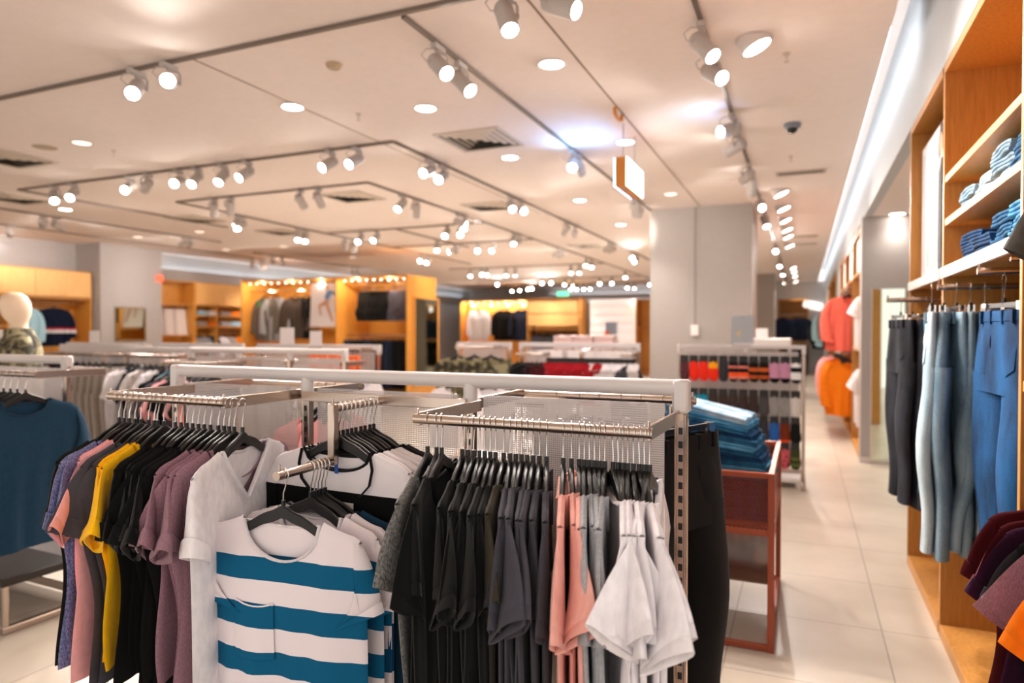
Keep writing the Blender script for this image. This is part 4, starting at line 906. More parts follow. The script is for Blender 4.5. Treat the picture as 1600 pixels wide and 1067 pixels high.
# poster
po=thing('poster','tall white poster with a dark-haired figure in the far bay of the wall unit','poster',(.665,4.30,1.74),-PI/2)
part('board',MB().box(-.50,.50,-.01,.0,0,.80),plain('poster_white','#efe9ea',.5),po,False)
fg=MB(); fg.prism([(0.050,.02),(0.220,.02),(0.230,.30),(0.250,.48),(0.200,.60),(0.130,.62),(0.070,.55),(0.060,.30)],-.0125,-.0102); part('figure',fg,plain('print_dark','#3b3d48',.7),po,False)
hd=MB(); hd.prism([(.13+.055*cos(a),.71+.085*sin(a)) for a in [2*PI*k/18 for k in range(18)]],-.0128,-.0102); part('head',hd,plain('print_skin','#d2a184',.7),po,False)
hr=MB(); hr.prism([(0.070,.66),(0.085,.75),(0.110,.80),(0.160,.80),(0.190,.75),(0.185,.62),(0.170,.72),(0.130,.755),(0.100,.73),(0.085,.62)],-.0132,-.0104); part('hair',hr,plain('print_hair','#2a2024',.7),po,False)
gl=MB()
for k in range(5): gl.box(-.45+k*.15,-.40+k*.15,-.0125,-.0102,.05+.03*(k%2),.75-.1*(k%3))
part('print_panels',gl,plain('print_pale','#dbd3d6',.7),po,False)
# arms that carry the jeans
def face_out(y,z,x0,x1,label,n=2):
    U_=B1 if y>3.78 else (B2 if y>2.51 else B3)
    m=MB(); m.tube([(x0,y,z),(x1,y,z)],.0125,12); o=part_w('display_arm',m,M_steel,U_)
    for nm,m in(('stop_pin',MB().tube([(x0+.006,y,z+.01),(x0+.006,y,z+.028)],.004,6)),('bracket',MB().box(x1-.005,x1+.005,y-.03,y+.03,z-.04,z+.03))):
        M=(Matrix.Translation(U_.location)@Matrix.Rotation(U_.rotation_euler.z,4,'Z')).inverted(); m.v=[tuple(M@Vector(v)) for v in m.v]; part(nm,m,M_steel,o,False)
    return o
def hang_pants(y,z,xs,mats,words,grp,rz=PI,keys=('slim','sweat','slim2'),jit=9,seed=0,seamm=None,sc=1.0):
    R=random.Random(seed)
    for i,(x,m,wd) in enumerate(zip(xs,mats,words)):
        a=rz+math.radians(R.uniform(-jit,jit)); clip_hanger((x,y,z),a,'black trouser hanger above the '+wd,'hangers above the '+grp)
        o=trousers(keys[i%len(keys)],m,(x,y,z),a,wd,grp,cat='jeans',name='jeans',seam=seamm)
        o.scale=(1,1,sc)
face_out(4.30,1.62,.42,1.08,'steel display arm in the far bay of the wall unit, lower'); 
hang_pants(4.30,1.62,[.49,.545,.61,.68,.76],[D_char,D_char,D_sky,D_grey,D_pale],['charcoal jeans outermost in the far bay','charcoal jeans second in the far bay','mid-blue jeans in the far bay','grey-blue jeans deep in the far bay','pale jeans innermost in the far bay'],'jeans in the far bay',seed=2)
face_out(3.38,1.635,.52,1.08,'steel display arm above the light jeans')
xs=[.50,.545,.59,.64,.69,.75,.82,.90]
hang_pants(3.38,1.635,xs,[D_pale,D_light,D_light,D_grey,D_pale,D_light,D_grey,D_light],['pale wide jeans outermost in the middle bay']+['light blue jeans, '+w+' from the aisle in the middle bay' for w in('second','third','fourth','fifth','sixth','seventh','eighth')],'light jeans in the middle bay',seed=4,jit=14)
face_out(2.86,1.66,.56,1.08,'steel display arm above the bright blue jeans'); face_out(2.70,1.69,.62,1.08,'short steel display arm at the right, nearest the camera')
hang_pants(2.86,1.63,[.64,.70,.77,.84],[D_bright,D_bright,D_dark,D_dark],['bright blue jeans outermost on the near arm','bright blue jeans second on the near arm','dark blue jeans third on the near arm','dark blue jeans innermost on the near arm'],'bright blue jeans on the near arm',seed=6,jit=14,seamm=plain('seam_thread','#b9c6d6',.8))
# folded jeans on the shelves
for i in range(3): folded_mesh('roll%d'%i,.24,.30,.045,10+i,3)
k=0
for zi,z,cols,rn in((0,1.974,(D_light,D_pale,D_grey,D_mid),'upper'),(1,1.737,(D_dark,D_dark,D_mid,D_sky),'lower')):
    for j,y in enumerate((3.50,3.22,2.94,2.68)):
        n=(2,2,3,3)[j] if zi==0 else (3,2,3,3)[j]; m=cols[j]
        for q in range(n):
            folded('roll%d'%((k+q)%3),m,(.80+random.uniform(-.01,.01)+.0,y,z+.046*q+.001),-PI/2+random.uniform(-.12,.12),'folded jeans, '+rn+' jeans shelf, '+ORD[j]+' stack from the far end, '+('bottom','second','third')[q]+' piece','folded jeans on the '+rn+' shelf',name='folded_jeans',cat='jeans'); k+=1
o=link('price_card',MB().box(-.04,.04,-.002,.002,0,.12).mesh('price_card',False),M_card); o.location=(.70,3.08,1.737); o.rotation_euler=(0,0,-PI/2+.5); tag(o,'white price card standing among dark folded jeans','card')
# near bay: dark top up high, tees on a lower arm
part_w('hanging_rod',MB().tube([(.865,1.35,2.03),(.865,2.48,2.03)],.0125,10),M_steel,B3); p=Vector((.865,2.30,2.03)); hanger(p,-PI/2,'black hanger high in the near bay','hangers in the near bay'); tee('plain0',fabric('fabric_slate','#4a4743'),p,-PI/2,'dark slate tee hung high at the right photo edge','tees in the near bay')
part_w('hanging_rod',MB().tube([(.755,1.35,1.06),(.755,2.48,1.06)],.0125,10),M_steel,B3)
low=[('cuff0','burgundy','burgundy tee with rolled sleeve at lower right, farther'),('cuff3','burgundy','burgundy tee with rolled sleeve at lower right, nearer'),('cuff1','plum','plum tee at lower right'),('cuff2','black','black tee at lower right'),('rail2','mauve','mauve tee at lower right, outer'),('rail0','mauve','mauve tee at lower right, inner'),('rail1','orange','orange tee at lower right, outer'),('rail3','orange','orange tee at lower right, inner'),('fan1','white','white tee at lower right')]
for i,(k_,c,l) in enumerate(low):
    p=Vector((.755,2.41-.085*i,1.06)); a=-PI/2+math.radians((-4,3,-3,5,-5,4,-3,0,2)[i]); hanger(p,a,'black hanger above the '+l,'hangers at lower right'); tee(k_,MF[c],p,a,l,'tees at lower right')
# mirror in the recess
mi=thing('wall_mirror','tall mirror on the pier beyond the near wall units','mirror',(.84,8.43,.03))
part('glass',MB().box(-.155,.155,-.02,-.0005,0,1.875),plain('mirror_glass','#d9e2d4',.03,1),mi,False); fr=MB()
for x in(-.165,.155): fr.box(x,x+.01,-.024,-.0005,0,1.885)
part('frame',fr,M_white,mi,False)
# farther units along the right wall
def aisle_unit(y,W,label): return cab('wall_unit',label,(.58,y,0),-PI/2,W,.50,2.62,shelves=((0,W,2.15),(0,W,1.25)))
A1=aisle_unit(9.9,1.25,'oak wall unit just past the mirror, with white pieces'); A2=aisle_unit(11.6,1.65,'oak wall unit with coral and orange clothes'); A3=aisle_unit(13.2,1.55,'oak wall unit with dark clothes before the grey pier'); A4=aisle_unit(17.6,1.95,'far oak wall unit along the right aisle'); A5=aisle_unit(19.6,1.95,'farthest oak wall unit along the right aisle')
for A,x,l in((A1,.6,'white display board in the unit past the mirror'),(A2,.8,'white display board above the coral tees'),(A3,.75,'white display board above the dark clothes')):
    y=A.location.y-x; o=link('display_board',MB().rbox(-.28,.28,-.012,.012,0,.40,.003).mesh('display_board',False),M_card); o.location=(.62,y,2.152); o.rotation_euler=(0,0,-PI/2); tag(o,l,'board','white display boards')
def hang_wall(y0,y1,n,z,x,c,words,grp,key=('long0','long1'),rz=-PI/2,jit=10,sc=1.0):
    U_=[A for A in(A1,A2,A3,A4,A5) if A.location.y>y1][0]; m=MB(); m.tube([(x,y0-.06,z),(x,y1+.06,z)],.0125,8); part_w('hanging_rod',m,M_steel,U_)
    for y in(y0-.05,y1+.05): part_w('rod_bracket',MB().tube([(x,y,z),(1.07,y,z)],.008,6),M_steel,U_)
    for i in range(n):
        y=lerp(y0,y1,i/max(1,n-1)); p=Vector((x,y,z)); a=rz+math.radians(random.uniform(-jit,jit)); w=words+(', '+ORD[i]+' from the camera' if n>1 else '')
        hanger(p,a,'hanger of the '+w,'hangers above the '+grp); t=tee(key[i%len(key)],MF[c] if isinstance(c,str) else c,p,a,w,grp,cat='top',name='top'); t.scale=(1,1,sc)
hang_wall(8.95,9.6,4,1.12,.84,'white','white top low in the unit past the mirror','white tops past the mirror',('plain0','plain1'))
hang_wall(8.95,9.6,4,2.02,.84,'white','white top high in the unit past the mirror','white high tops past the mirror',('plain0','plain1'))
hang_wall(10.15,11.35,7,2.02,.55,'coral','coral top along the right aisle','coral tops')
hang_wall(10.15,11.35,7,1.15,.54,'orange','orange top below the coral tops','orange tops')
hang_wall(11.85,12.9,6,2.02,.55,'black','black top beyond the coral tops','black aisle tops')
hang_wall(11.85,12.9,5,1.15,.52,'rose','rose top below the black aisle tops','rose aisle tops')
hang_wall(15.9,17.3,6,1.95,.50,'ltblue','pale blue top in the far oak unit','pale blue far tops')
hang_wall(17.9,19.3,6,1.85,.45,'black','black top in the farthest oak unit','black far tops')
# end of the aisle
E1=cab('wall_unit','oak unit at the very end of the aisle holding navy jackets',(-.80,24.35,0),0,.93,.52,2.5,shelves=())
hp=[Vector((x,24.2,1.98)) for x in(-.66,-.20,-.05)]
part_w('hanging_rod',MB().tube([(-.77,24.2,1.98),(.09,24.2,1.98)],.0125,8),M_steel,E1); part_w('rod_bracket',MB().box(-.35,-.33,24.2,24.85,1.97,1.99),M_steel,E1,False)
for i,p in enumerate(hp):
    hanger(p,-PI/2,'black hanger at the aisle end, '+ORD[i]+' from the left','hangers at the aisle end'); t=tee('long%d'%(i%2),MF['navy'],p,-PI/2+.2*(i-1),'navy jacket at the end of the aisle, '+ORD[i]+' from the left','navy jackets at the aisle end',cat='jacket',name='jacket')
    l=Vector((p.x,p.y,1.98))
    clip=None
for i,x in enumerate((-.5,-.1)):
    clip_hanger((x,24.25,1.12),-PI/2,'trouser hanger at the aisle end, '+ORD[i]+' from the left','trouser hangers at the aisle end'); trousers('slim',MF['black'],(x,24.25,1.12),-PI/2,'black trousers under the navy jackets, '+ORD[i]+' from the left','black trousers at the aisle end')
part_w('hanging_rod',MB().tube([(-.77,24.25,1.12),(.09,24.25,1.12)],.0125,8),M_steel,E1)
ov=MB(); ov.rbox(-.30,.30,-.05,.05,-.12,.12,.045); ovm=ov.mesh('wall_lamp'); o=link('wall_lamp',ovm,glow('oval_lamp','#fff6f0',.8)); o.location=(.27,24.84,2.30); o.rotation_euler=(0,math.radians(14),0); tag(o,'white oblong glowing lamp on the wall at the end of the aisle','lamp')
def RAIL(mb):
    x,y,z=mb.v[0]; U_=min(UNITS,key=lambda o:(Vector((o['cx'],o['cy']))-Vector((sum(v[0] for v in mb.v)/len(mb.v),sum(v[1] for v in mb.v)/len(mb.v)))).length); return part_w('hanging_rod',mb,M_steel,U_)
UNITS=[]
def ucab(name,label,loc,rz,W,D,H,**k):
    o=cab(name,label,loc,rz,W,D,H,**k); o['cx']=loc[0]+cos(rz)*W/2-sin(rz)*D/2; o['cy']=loc[1]+sin(rz)*W/2+cos(rz)*D/2; UNITS.append(o); return o
# ------------------------------------------------------------------ left wall units
M_woodL=wood('amber_oak_left','#eaaa52','#d8933c'); M_paleL=wood('pale_oak_left','#f0bf7c','#e6af68')  # left oak and door tones lightened in the colour to imitate lamplight
def led_row(o,x0,x1,n,y,z,r=.015):
    for i in range(n):
        part('puck_light',MB().lathe([(0,-r),(r*.7,-r*.7),(r,0),(0,0)],10,(lerp(x0,x1,i/(n-1)),y,z)),M_puck,o,label='small glowing puck light')
M_puck=glow('puck_lit','#fff4e4',9)
# rz=+90deg: local x runs away from the camera along the left wall, front faces the shop
L1=ucab('wall_unit','oak wall unit on the left wall with pale blue and navy tops',(-12.28,4.6,0),PI/2,4.08,.48,2.55,mat=M_woodL,dividers=(2.62,),shelves=((2.62,4.08,2.06),(0,2.62,2.06),(1.7,2.62,1.82),(1.7,2.62,1.55)))
for k in range(4):
    x0=.03+k*1.01; d=part('door',MB().rbox(x0,x0+1.0,-.02,0.003,2.07,2.53,.002),M_paleL,L1,False); h=MB(); h.box(x0+.44,x0+.56,-.032,-.02,2.09,2.105); part('handle',h,M_woodL,d,False)
for i,(y,c,l) in enumerate(((7.50,'ltblue','pale blue shirt hung on the left wall'),(8.05,M_sp:=bands('navy_sport',[(-.8,'#141a2e'),(-.56,'#d9d2d4'),(-.50,'#a52b35'),(-.465,'#141a2e')]),'navy sports top with red and white bands hung on the left wall'))):
    p=Vector((-12.40,y,1.97))
    hanger(p,math.radians(-28+8*i),'hanger of the '+l,'hangers on the left wall'); t=tee('long%d'%i,MF[c] if isinstance(c,str) else c,p,math.radians(-28+8*i),l,'tops on the left wall',cat='top',name='top')
RAIL(MB().tube([(-12.40,7.28,1.97),(-12.40,8.62,1.97)],.0125,8))
for i,(y,z) in enumerate(((6.6,1.822),(6.95,1.822),(6.6,1.552),(6.95,1.552))):
    for q in range(2): folded('roll%d'%q,(MF['charcoal'],MF['orange'],MF['black'],MF['greige'])[i],(-12.50,y,z+.05*q),PI/2,'folded top on the left wall shelves, '+('upper','lower')[i//2]+' shelf '+('left','right')[i%2]+' stack, '+('under','top')[q]+' piece','folded tops on the left wall')
# mirror on the left pier
mi=thing('wall_mirror','square mirror on the grey left pier reflecting amber wood','mirror',(-12.1,9.33,1.28),PI/2)
part('glass',MB().box(-.31,.31,-.02,-.0005,0,.6),plain('mirror_glass','#d9e2d4',.03,1),mi,False); part('frame',MB().box(-.33,-.31,-.03,-.0005,-.02,.62).box(.31,.33,-.03,-.0005,-.02,.62).box(-.33,.33,-.03,-.0005,-.04,0).box(-.33,.33,-.03,-.0005,.6,.63),plain('mirror_frame','#8a7350',.5),mi,False)
o=link('exit_sign',MB().box(-.02,.02,-.07,.07,-.07,.07).mesh('exit_sign',False),glow('sign_red','#ff6a4a',.5)); o.location=(-12.07,9.98,2.52); tag(o,'small orange-red wall sign high on the left pier','sign')
# left rear units
L2=ucab('wall_unit','open oak unit behind the left pier with standing white posters',(-12.30,10.1,0),PI/2,.95,.36,2.53,mat=M_woodL,shelves=((0,.95,2.02),(0,.95,1.36)))
L2['label']='open oak unit behind the left pier with standing white posters'
for i in range(3):
    o=link('poster',MB().box(-.17,.17,-.006,.006,0,.58).mesh('poster',False),plain('poster_rear_%d'%i,('#d8d3d2','#f1e6e4','#f4ebe8')[i],.6)); o.location=(-12.46,10.30+.27*i,1.363); o.rotation_euler=(math.radians(-8),0,PI/2); tag(o,'white poster standing in the open oak unit, '+('left','middle','right')[i]+' one','poster','posters in the open oak unit')
L3=ucab('wall_unit','oak unit at the left rear with pale doors above folded stacks',(-12.30,11.06,0),PI/2,1.75,.36,2.53,mat=M_woodL,dividers=(.62,),shelves=((0,1.75,2.03),(0,1.75,1.80),(0,1.75,1.56)))
for k in range(2): part('door',MB().rbox(.03+k*.85,.87+k*.85,-.02,.003,2.03,2.51,.002),M_paleL,L3,False)
cs_=('ltblue','white','greige','orange','ltgrey')
for s,z in enumerate((1.802,1.562)):
    for j in range(5):
        y=11.28+.30*j+(.08 if j>1 else 0); c=cs_[(j+2*s)%5]
        for q in range(2): folded('roll%d'%((j+q)%3),MF[c],(-12.47,y,z+.05*q),PI/2,'folded top, left rear '+('upper','lower')[s]+' shelf, '+ORD[j]+' stack, '+('under','top')[q]+' piece','folded tops at the left rear')
RAIL(MB().tube([(-12.46,11.1,1.44),(-12.46,12.75,1.44)],.0125,8))
for j in range(6):
    p=Vector((-12.46,11.3+.25*j,1.44)); c=('ltgrey','blue','white','greige','orange','white')[j]; w='short top under the left rear shelves, '+ORD[j]+' from the left'
    hanger(p,-.5,'black hanger above the '+w,'hangers under the left rear shelves'); tee('plain%d'%(j%2),MF[c],p,-.5,w,'tops under the left rear shelves')
o=link('wall_strip_light',MB().box(-12.64,-12.60,10.2,24.5,2.66,2.69).mesh('strip_light',False),glow('cove_led','#eef6ff',6)); tag(o,'long white strip light above the left rear units','strip light')
struct('trim_3',MB().box(-12.56,-12.54,10.12,24.6,2.54,2.78),M_grey)
o=link('wall_strip_light',MB().box(-12.70,-12.66,4.0,7.4,HC-.10,HC-.07).mesh('strip_light',False),glow('cove_soft','#eef6ff',5)); tag(o,'short strip light above the left wall unit','strip light')
struct('trim_4',MB().box(-12.655,-12.64,3.9,7.5,HC-.14,HC),M_grey)
# ------------------------------------------------------------------ big free-standing orange unit
U=ucab('display_unit','large free-standing amber oak unit with jackets, shorts and a runner poster',(-11.42,11.5,0),0,4.27,1.15,2.56,mat=M_woodL,dividers=(2.56,),shelves=((1.85,2.56,1.52,.02),(2.56,4.27,.62)))
led_row(U,.15,1.75,9,.12,2.49); led_row(U,2.70,4.12,9,.12,2.49)
for x in(.5,1.3,2.1,3.0,3.8): lamp('puck_beam','POINT',(-11.42+x,11.62,2.45),9,(1,.86,.70),shadow_soft_size=.012)
RAIL(MB().tube([(-11.38,11.75,2.32),(-8.88,11.75,2.32)],.0125,8))
RAIL(MB().tube([(-8.84,11.75,2.42),(-7.2,11.75,2.42)],.0125,8))
for x,y,c,a,l in((-10.95,11.72,'greyjacket',-6,'grey jacket, left in the big orange unit'),(-10.65,11.86,'ltgrey',4,'pale grey jacket behind the left grey jacket'),(-10.12,11.72,'brown',3,'dark grey-brown sweatshirt in the big orange unit'),(-9.82,11.86,'black',-4,'black jacket behind the grey-brown sweatshirt')):
    p=Vector((x,11.75,2.32)); r=-PI/2+math.radians(a); hanger(p,r,'black hanger above the '+l,'hangers in the big orange unit'); t=tee('long%d'%(c in('brown','black')),MF[c],p,r,l,'jackets in the big orange unit',cat='jacket',name='jacket'); 
    for q in(t,): q.scale=(1.3,1.3,1.3)
    if c=='greyjacket': part('swing_tag',MB().box(.05,.055,-.12,-.07,-.26,-.16),plain('green_tag','#2fae57',.6),t,False,'white and green tag')
for x,c,l in((-8.20,'black','black shorts in the big orange unit'),(-7.95,'black','second black shorts beside the black shorts'),(-7.52,'charcoal','dark grey shorts at the right of the big orange unit')):
    p=Vector((x,11.75 if x!=-7.95 else 11.75,2.42)); clip_hanger(p,-PI/2+(.1 if x==-7.95 else -.05),'trouser hanger above the '+l,'hangers above the shorts'); t=trousers('short',MF[c],p,-PI/2+(.1 if x==-7.95 else -.05),l,'shorts in the big orange unit',cat='shorts',name='shorts'); t.scale=(1.4,1.5,1.45)
po=thing('poster','tall poster of a running athlete in the big orange unit','poster',(-9.22,11.56,1.52))
part('board',MB().box(-.36,.36,0,.015,.02,.93,Matrix.Rotation(math.radians(-4),4,'X')),plain('poster_white','#efe9ea',.5),po,False)
MX=Matrix.Rotation(math.radians(-4),4,'X')
part('runner_top',MB().prism([(.02,.58),(.12,.60),(.16,.70),(.30,.66),(.33,.58),(.35,.62),(.30,.72),(.14,.78),(.06,.77),(.0,.66)],-.006,-.001,MX),plain('print_blue','#6f95c4',.7),po,False)
part('runner_legs',MB().prism([(.02,.58),(.12,.58),(.10,.48),(.16,.36),(.25,.14),(.20,.12),(.08,.36),(.04,.46),(-.10,.44),(-.06,.26),(-.10,.25),(-.16,.47),(-.04,.54)],-.006,-.001,MX),plain('print_skin','#d2a184',.7),po,False)
part('runner_head',MB().prism([(.05+.045*cos(2*PI*k/14),.84+.055*sin(2*PI*k/14)) for k in range(14)],-.006,-.001,MX),plain('print_skin','#d2a184',.7),po,False)
for k in range(9):
    x=-8.70+.17*k; p=Vector((x,11.85,1.36)); 
    if k==0: RAIL(MB().tube([(-8.84,11.85,1.36),(-7.2,11.85,1.36)],.0125,8))
    w='dark trousers low in the big orange unit, '+ORD[k]+' from the left'; clip_hanger(p,-.6,'trouser hanger above the '+w,'trouser hangers in the big orange unit'); trousers('slim',MF['black' if k%3 else 'navy'],p,-.6,w,'dark trousers in the big orange unit')
um=thing('wall_mirror','upright mirror on the end panel of the big orange unit','mirror',(-7.15,12.2,0.35),PI/2)
part('glass',MB().box(-.46,.46,-.03,-.0005,0,1.75),plain('mirror_glass','#d9e2d4',.03,1),um,False); part('frame',MB().box(-.50,-.46,-.04,-.0005,-.02,1.78).box(.46,.50,-.04,-.0005,-.02,1.78),M_woodL,um,False)
# ------------------------------------------------------------------ back wall
K1=ucab('wall_unit','rear oak unit with one white and two black jackets',(-11.6,22.3,0),0,2.75,.6,2.55,mat=M_woodL); led_row(K1,.1,2.6,10,.1,2.48)
for x in(.4,1.1,1.8,2.4): lamp('puck_beam','POINT',(-11.6+x,22.42,2.44),14,(1,.88,.74),shadow_soft_size=.012)  # point lights added along the puck row to brighten the rear unit
for x in(.5,1.4): lamp('puck_beam','SPOT',(-8.84+x,20.6,HC-.2),70,(1,.9,.84),(0,.75,-.6),spot_size=1.2,spot_blend=.8,shadow_soft_size=.04)  # unseen fill spots added to brighten the drawer unit; no pucks there
K2=ucab('wall_unit','rear oak unit with broad pale drawer fronts',(-8.84,22.0,0),0,1.9,.9,2.56,mat=M_woodL,shelves=((0,1.9,1.55),))
for k in range(2): part('drawer',MB().rbox(.05,1.85,-.03,.003,1.62+.44*k,2.03+.44*k,.004),M_paleL,K2,False)
K3=ucab('wall_unit','narrow rear oak unit beside the grey column',(-5.08,22.3,0),0,.9,.6,2.5,mat=M_woodL,shelves=((0,.9,1.55),))
RAIL(MB().tube([(-11.55,22.5,2.36),(-8.9,22.5,2.36)],.0125,8))
for x,c,l in((-10.95,'white','white shirt in the rear oak unit'),(-9.95,'black','left black jacket in the rear oak unit'),(-9.25,'navy','right dark jacket in the rear oak unit')):
    p=Vector((x,22.5,2.36)); hanger(p,-PI/2,'black hanger above the '+l,'hangers in the rear oak unit'); t=tee('long0',MF[c],p,-PI/2,l,'jackets in the rear oak unit',cat='jacket',name='jacket'); t.scale=(1.5,1.5,1.5)
for k in range(5):
    p=Vector((-8.5+.3*k,22.3,1.46)); w='dark top under the pale drawers, '+ORD[k]+' from the left'; hanger(p,-PI/2,'black hanger above the '+w,'hangers under the drawers'); tee('plain0',MF['olive' if k%2 else 'charcoal'],p,-PI/2,w,'dark tops under the drawers')
RAIL(MB().tube([(-8.8,22.3,1.46),(-6.98,22.3,1.46)],.0125,8))
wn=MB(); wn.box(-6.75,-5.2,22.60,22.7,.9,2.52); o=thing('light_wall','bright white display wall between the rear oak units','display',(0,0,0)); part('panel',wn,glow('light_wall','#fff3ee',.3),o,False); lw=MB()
for k in range(5): lw.box(-6.7,-5.25,22.42,22.6,1.1+.3*k,1.115+.3*k)
part('shelf',lw,M_white,o,False); part('base',MB().box(-6.75,-5.2,22.58,22.72,0,.9),M_white,o,False)
part('poster',MB().box(-6.15,-5.75,22.38,22.40,1.3,1.75),plain('poster_bluegrey','#9fb4cf',.6),o,False,'pale blue-grey picture'); part('poster',MB().box(-6.17,-6.02,22.36,22.375,1.3,1.45),plain('poster_orange','#ef7d58',.6),o,False,'orange picture')
o=link('wall_strip_light',MB().box(-9,-4.6,24.9,24.95,2.72,2.76).mesh('strip_light',False),glow('cove_soft','#eef6ff',5)); tag(o,'strip light high on the back wall','strip light')
struct('trim_5',MB().box(-9,-4.6,24.8,24.82,2.64,2.82),M_grey)
o=link('exit_sign',MB().box(-.20,.20,-.02,.02,-.07,.07).mesh('exit_sign',False),glow('sign_green','#58d8a0',1.5)); o.location=(-7.6,22.2,2.72); tag(o,'small green lit sign above the pale drawers','sign'); 
part('mount',MB().box(-.02,.02,-.01,.01,.07,.38),M_can,o,False)
# ------------------------------------------------------------------ middle racks
def midrack(label,x0,x1,y,header=False,ztop=1.322,nseg=2,yaw=0,boxy=False):
    o,L=rack('clothes_rack',label,(x0,y,0),(x1,y+yaw,0),nseg,ztop=ztop,rail=not boxy,slots=False,panel_mat=M_white if header else M_perf)
    if boxy: part('top_bar',MB().rbox(-.02,L+.02,-.022,.022,ztop-.05,ztop,.004),M_rail,o,False)
    if header: part('header_board',MB().rbox(-.02,L+.02,-.10,.10,ztop-.12,ztop-.02,.006),M_white,o,False)
    return o,L
def fill(o,L,x0,x1,n,zb,depth,cols,words,phrase,key=('rail0','rail1','rail2','rail3'),sgn=-1,rz=0,pants=None,sc=1.0,jit=6):
    ubar(o,x0-.03,x1+.03,depth,zb,sgn=sgn)
    for i in range(n):
        p=rack_w(o,lerp(x0,x1,i/max(1,n-1)),sgn*depth,zb); a=rz+o.rotation_euler.z+math.radians(random.uniform(-jit,jit)); c=cols[i%len(cols)]; m=MF[c] if isinstance(c,str) else c
        cn=(c if isinstance(c,str) else c.name.split('_')[-1]); cn={'greige':'beige-grey','ltgrey':'light grey','rose':'pink','ltblue':'pale blue'}.get(cn,cn)
        w=cn+' '+words+', '+ORD[i]+' from the left '+phrase
        if pants: clip_hanger(p,a,'trouser hanger, '+ORD[i]+' from the left '+phrase,'trouser hangers '+phrase); trousers(pants,m,p,a,w,words+' '+phrase)
        else: hanger(p,a,'black hanger, '+ORD[i]+' from the left '+phrase,'hangers '+phrase); tee(key[i%len(key)],m,p,a,w,words+' '+phrase)
M_camo=blotch('camo','#2d2a1d #6b6248 #46432e #8f8768'.split(),11)
M_pr=fabric('fabric_print','#e8e2e4')
R3,L3_=midrack('second-row rack with a round white top rail behind the foreground rack',-4.52,-3.02,4.02,nseg=3)
fill(R3,L3_,.95,1.42,9,1.21,.30,['white','greige'],'tee','on the second-row rack',sgn=1); fill(R3,L3_,.08,.55,8,1.21,.30,['black','charcoal','rose'],'tee','on the front left of the second-row rack')
R4,L4=midrack('left second-row rack with grey trousers and white tops',-5.95,-4.75,4.55,nseg=2,boxy=True,ztop=1.30)
fill(R4,L4,.02,.36,5,1.235,.32,['greige'],'trousers','on the left second-row rack',pants='slim'); fill(R4,L4,.48,1.02,8,1.235,.32,['white','white','black','white','greige'],'top','on the right of the left second-row rack'); 
p=rack_w(R4,1.14,-.32,1.06); hanger(p,-1.1,'black hanger on the low arm of the left second-row rack','hangers on low arms'); t=tee('plain1',M_pr,p,-1.1,'white tee with black print on the low arm of the left second-row rack',None)
part('chest_print',MB().box(.034,.0365,-.10,.10,-.36,-.24),plain('print_black','#1b1c20',.8),t,False,'black block print'); ubar(R4,1.10,1.18,.32,1.06)
for i,(x,c) in enumerate(((1.06,'teal'),(1.10,'teal'))): 
    p=rack_w(R4,x,-.32,1.235); hanger(p,.1,'black hanger with teal top, '+('left','right')[i]+' one','hangers with teal tops'); tee('rail%d'%i,MF['teal'],p,.1,'teal top at the right end of the left second-row rack, '+('left','right')[i]+' one','teal tops')
R5,L5=midrack('third-row rack with a thick white header in front of the left pier',-7.75,-6.55,5.2,header=True)
fill(R5,L5,.1,1.1,11,1.20,.32,['burgundy','black','white','burgundy','charcoal'],'top','on the header rack')
o=link('price_card',MB().rbox(-.075,.075,-.006,.006,0,.13,.002).mesh('price_card',False),M_card); o.location=(-7.32,5.2,1.322); tag(o,'white card standing on the header rack before the left pier','card')
R6,L6=midrack('third-row rack with mixed dark tops before the left rear units',-6.36,-5.2,5.25,boxy=True)
fill(R6,L6,.1,1.05,11,1.19,.32,['black','rose','burgundy','charcoal','teal','white'],'top','on the mixed third-row rack')
R7,L7=midrack('third-row rack with orange bags before the big orange unit',-5.02,-3.60,5.3,boxy=True)
fill(R7,L7,.1,.62,6,1.19,.32,['white','greige'],'top','on the left of the orange-bag rack')
for x,l,s in((-4.67,'larger white price card on the orange-bag rack',1.0),(-4.32,'smaller white price card on the orange-bag rack',.8)):
    o=link('price_card',MB().rbox(-.085*s,.085*s,-.006,.006,0,.16*s,.002).mesh('price_card',False),M_card); o.location=(x,5.3,1.322); tag(o,l,'card')
bg=MB(); bg.rbox(-.055,.055,-.02,.02,-.19,-.05,.012); BG=bg.mesh('gift_bag'); bh=MB(); bh.tube([(-.025,0,-.055),(-.02,0,-.012),(0,0,.006),(.02,0,-.012),(.025,0,-.055)],.004,6); BH=bh.mesh('handle')
ubar(R7,.78,1.36,.20,1.28,name='bag_rail',r=.006)
for i in range(5):
    o=link('orange_bag',BG,plain('bag_orange','#f2691c',.5)); o.location=rack_w(R7,.84+.115*i,-.20,1.28); tag(o,'small orange bag on the orange-bag rack, '+ORD[i]+' from the left','bag','orange bags'); link('handle',BH,M_black,o)
fill(R7,L7,.70,1.34,7,.98,.32,['navy','black','charcoal'],'top','low on the orange-bag rack')
R8,L8=midrack('fourth-row rack with camouflage tops',-3.66,-3.02,7.0,boxy=True,nseg=1)
fill(R8,L8,.12,.52,3,1.27,.24,[M_camo],'top','on the camouflage rack',key=('plain0','plain1'),rz=-PI/2,jit=22)
for i in range(2):
    p=rack_w(R8,.10+.42*i,-.30,.95); w='white top low on the camouflage rack, '+('left','right')[i]+' one'; hanger(p,-1.3,'black hanger above the '+w,'low hangers on the camouflage rack'); tee('plain%d'%i,MF['white'],p,-1.3,w,'low white tops on the camouflage rack')
ubar(R8,.06,.58,.30,.95)
cp=thing('white_cap','white cap lying on top of the camouflage rack arm','cap',(0,0,0)) if False else None
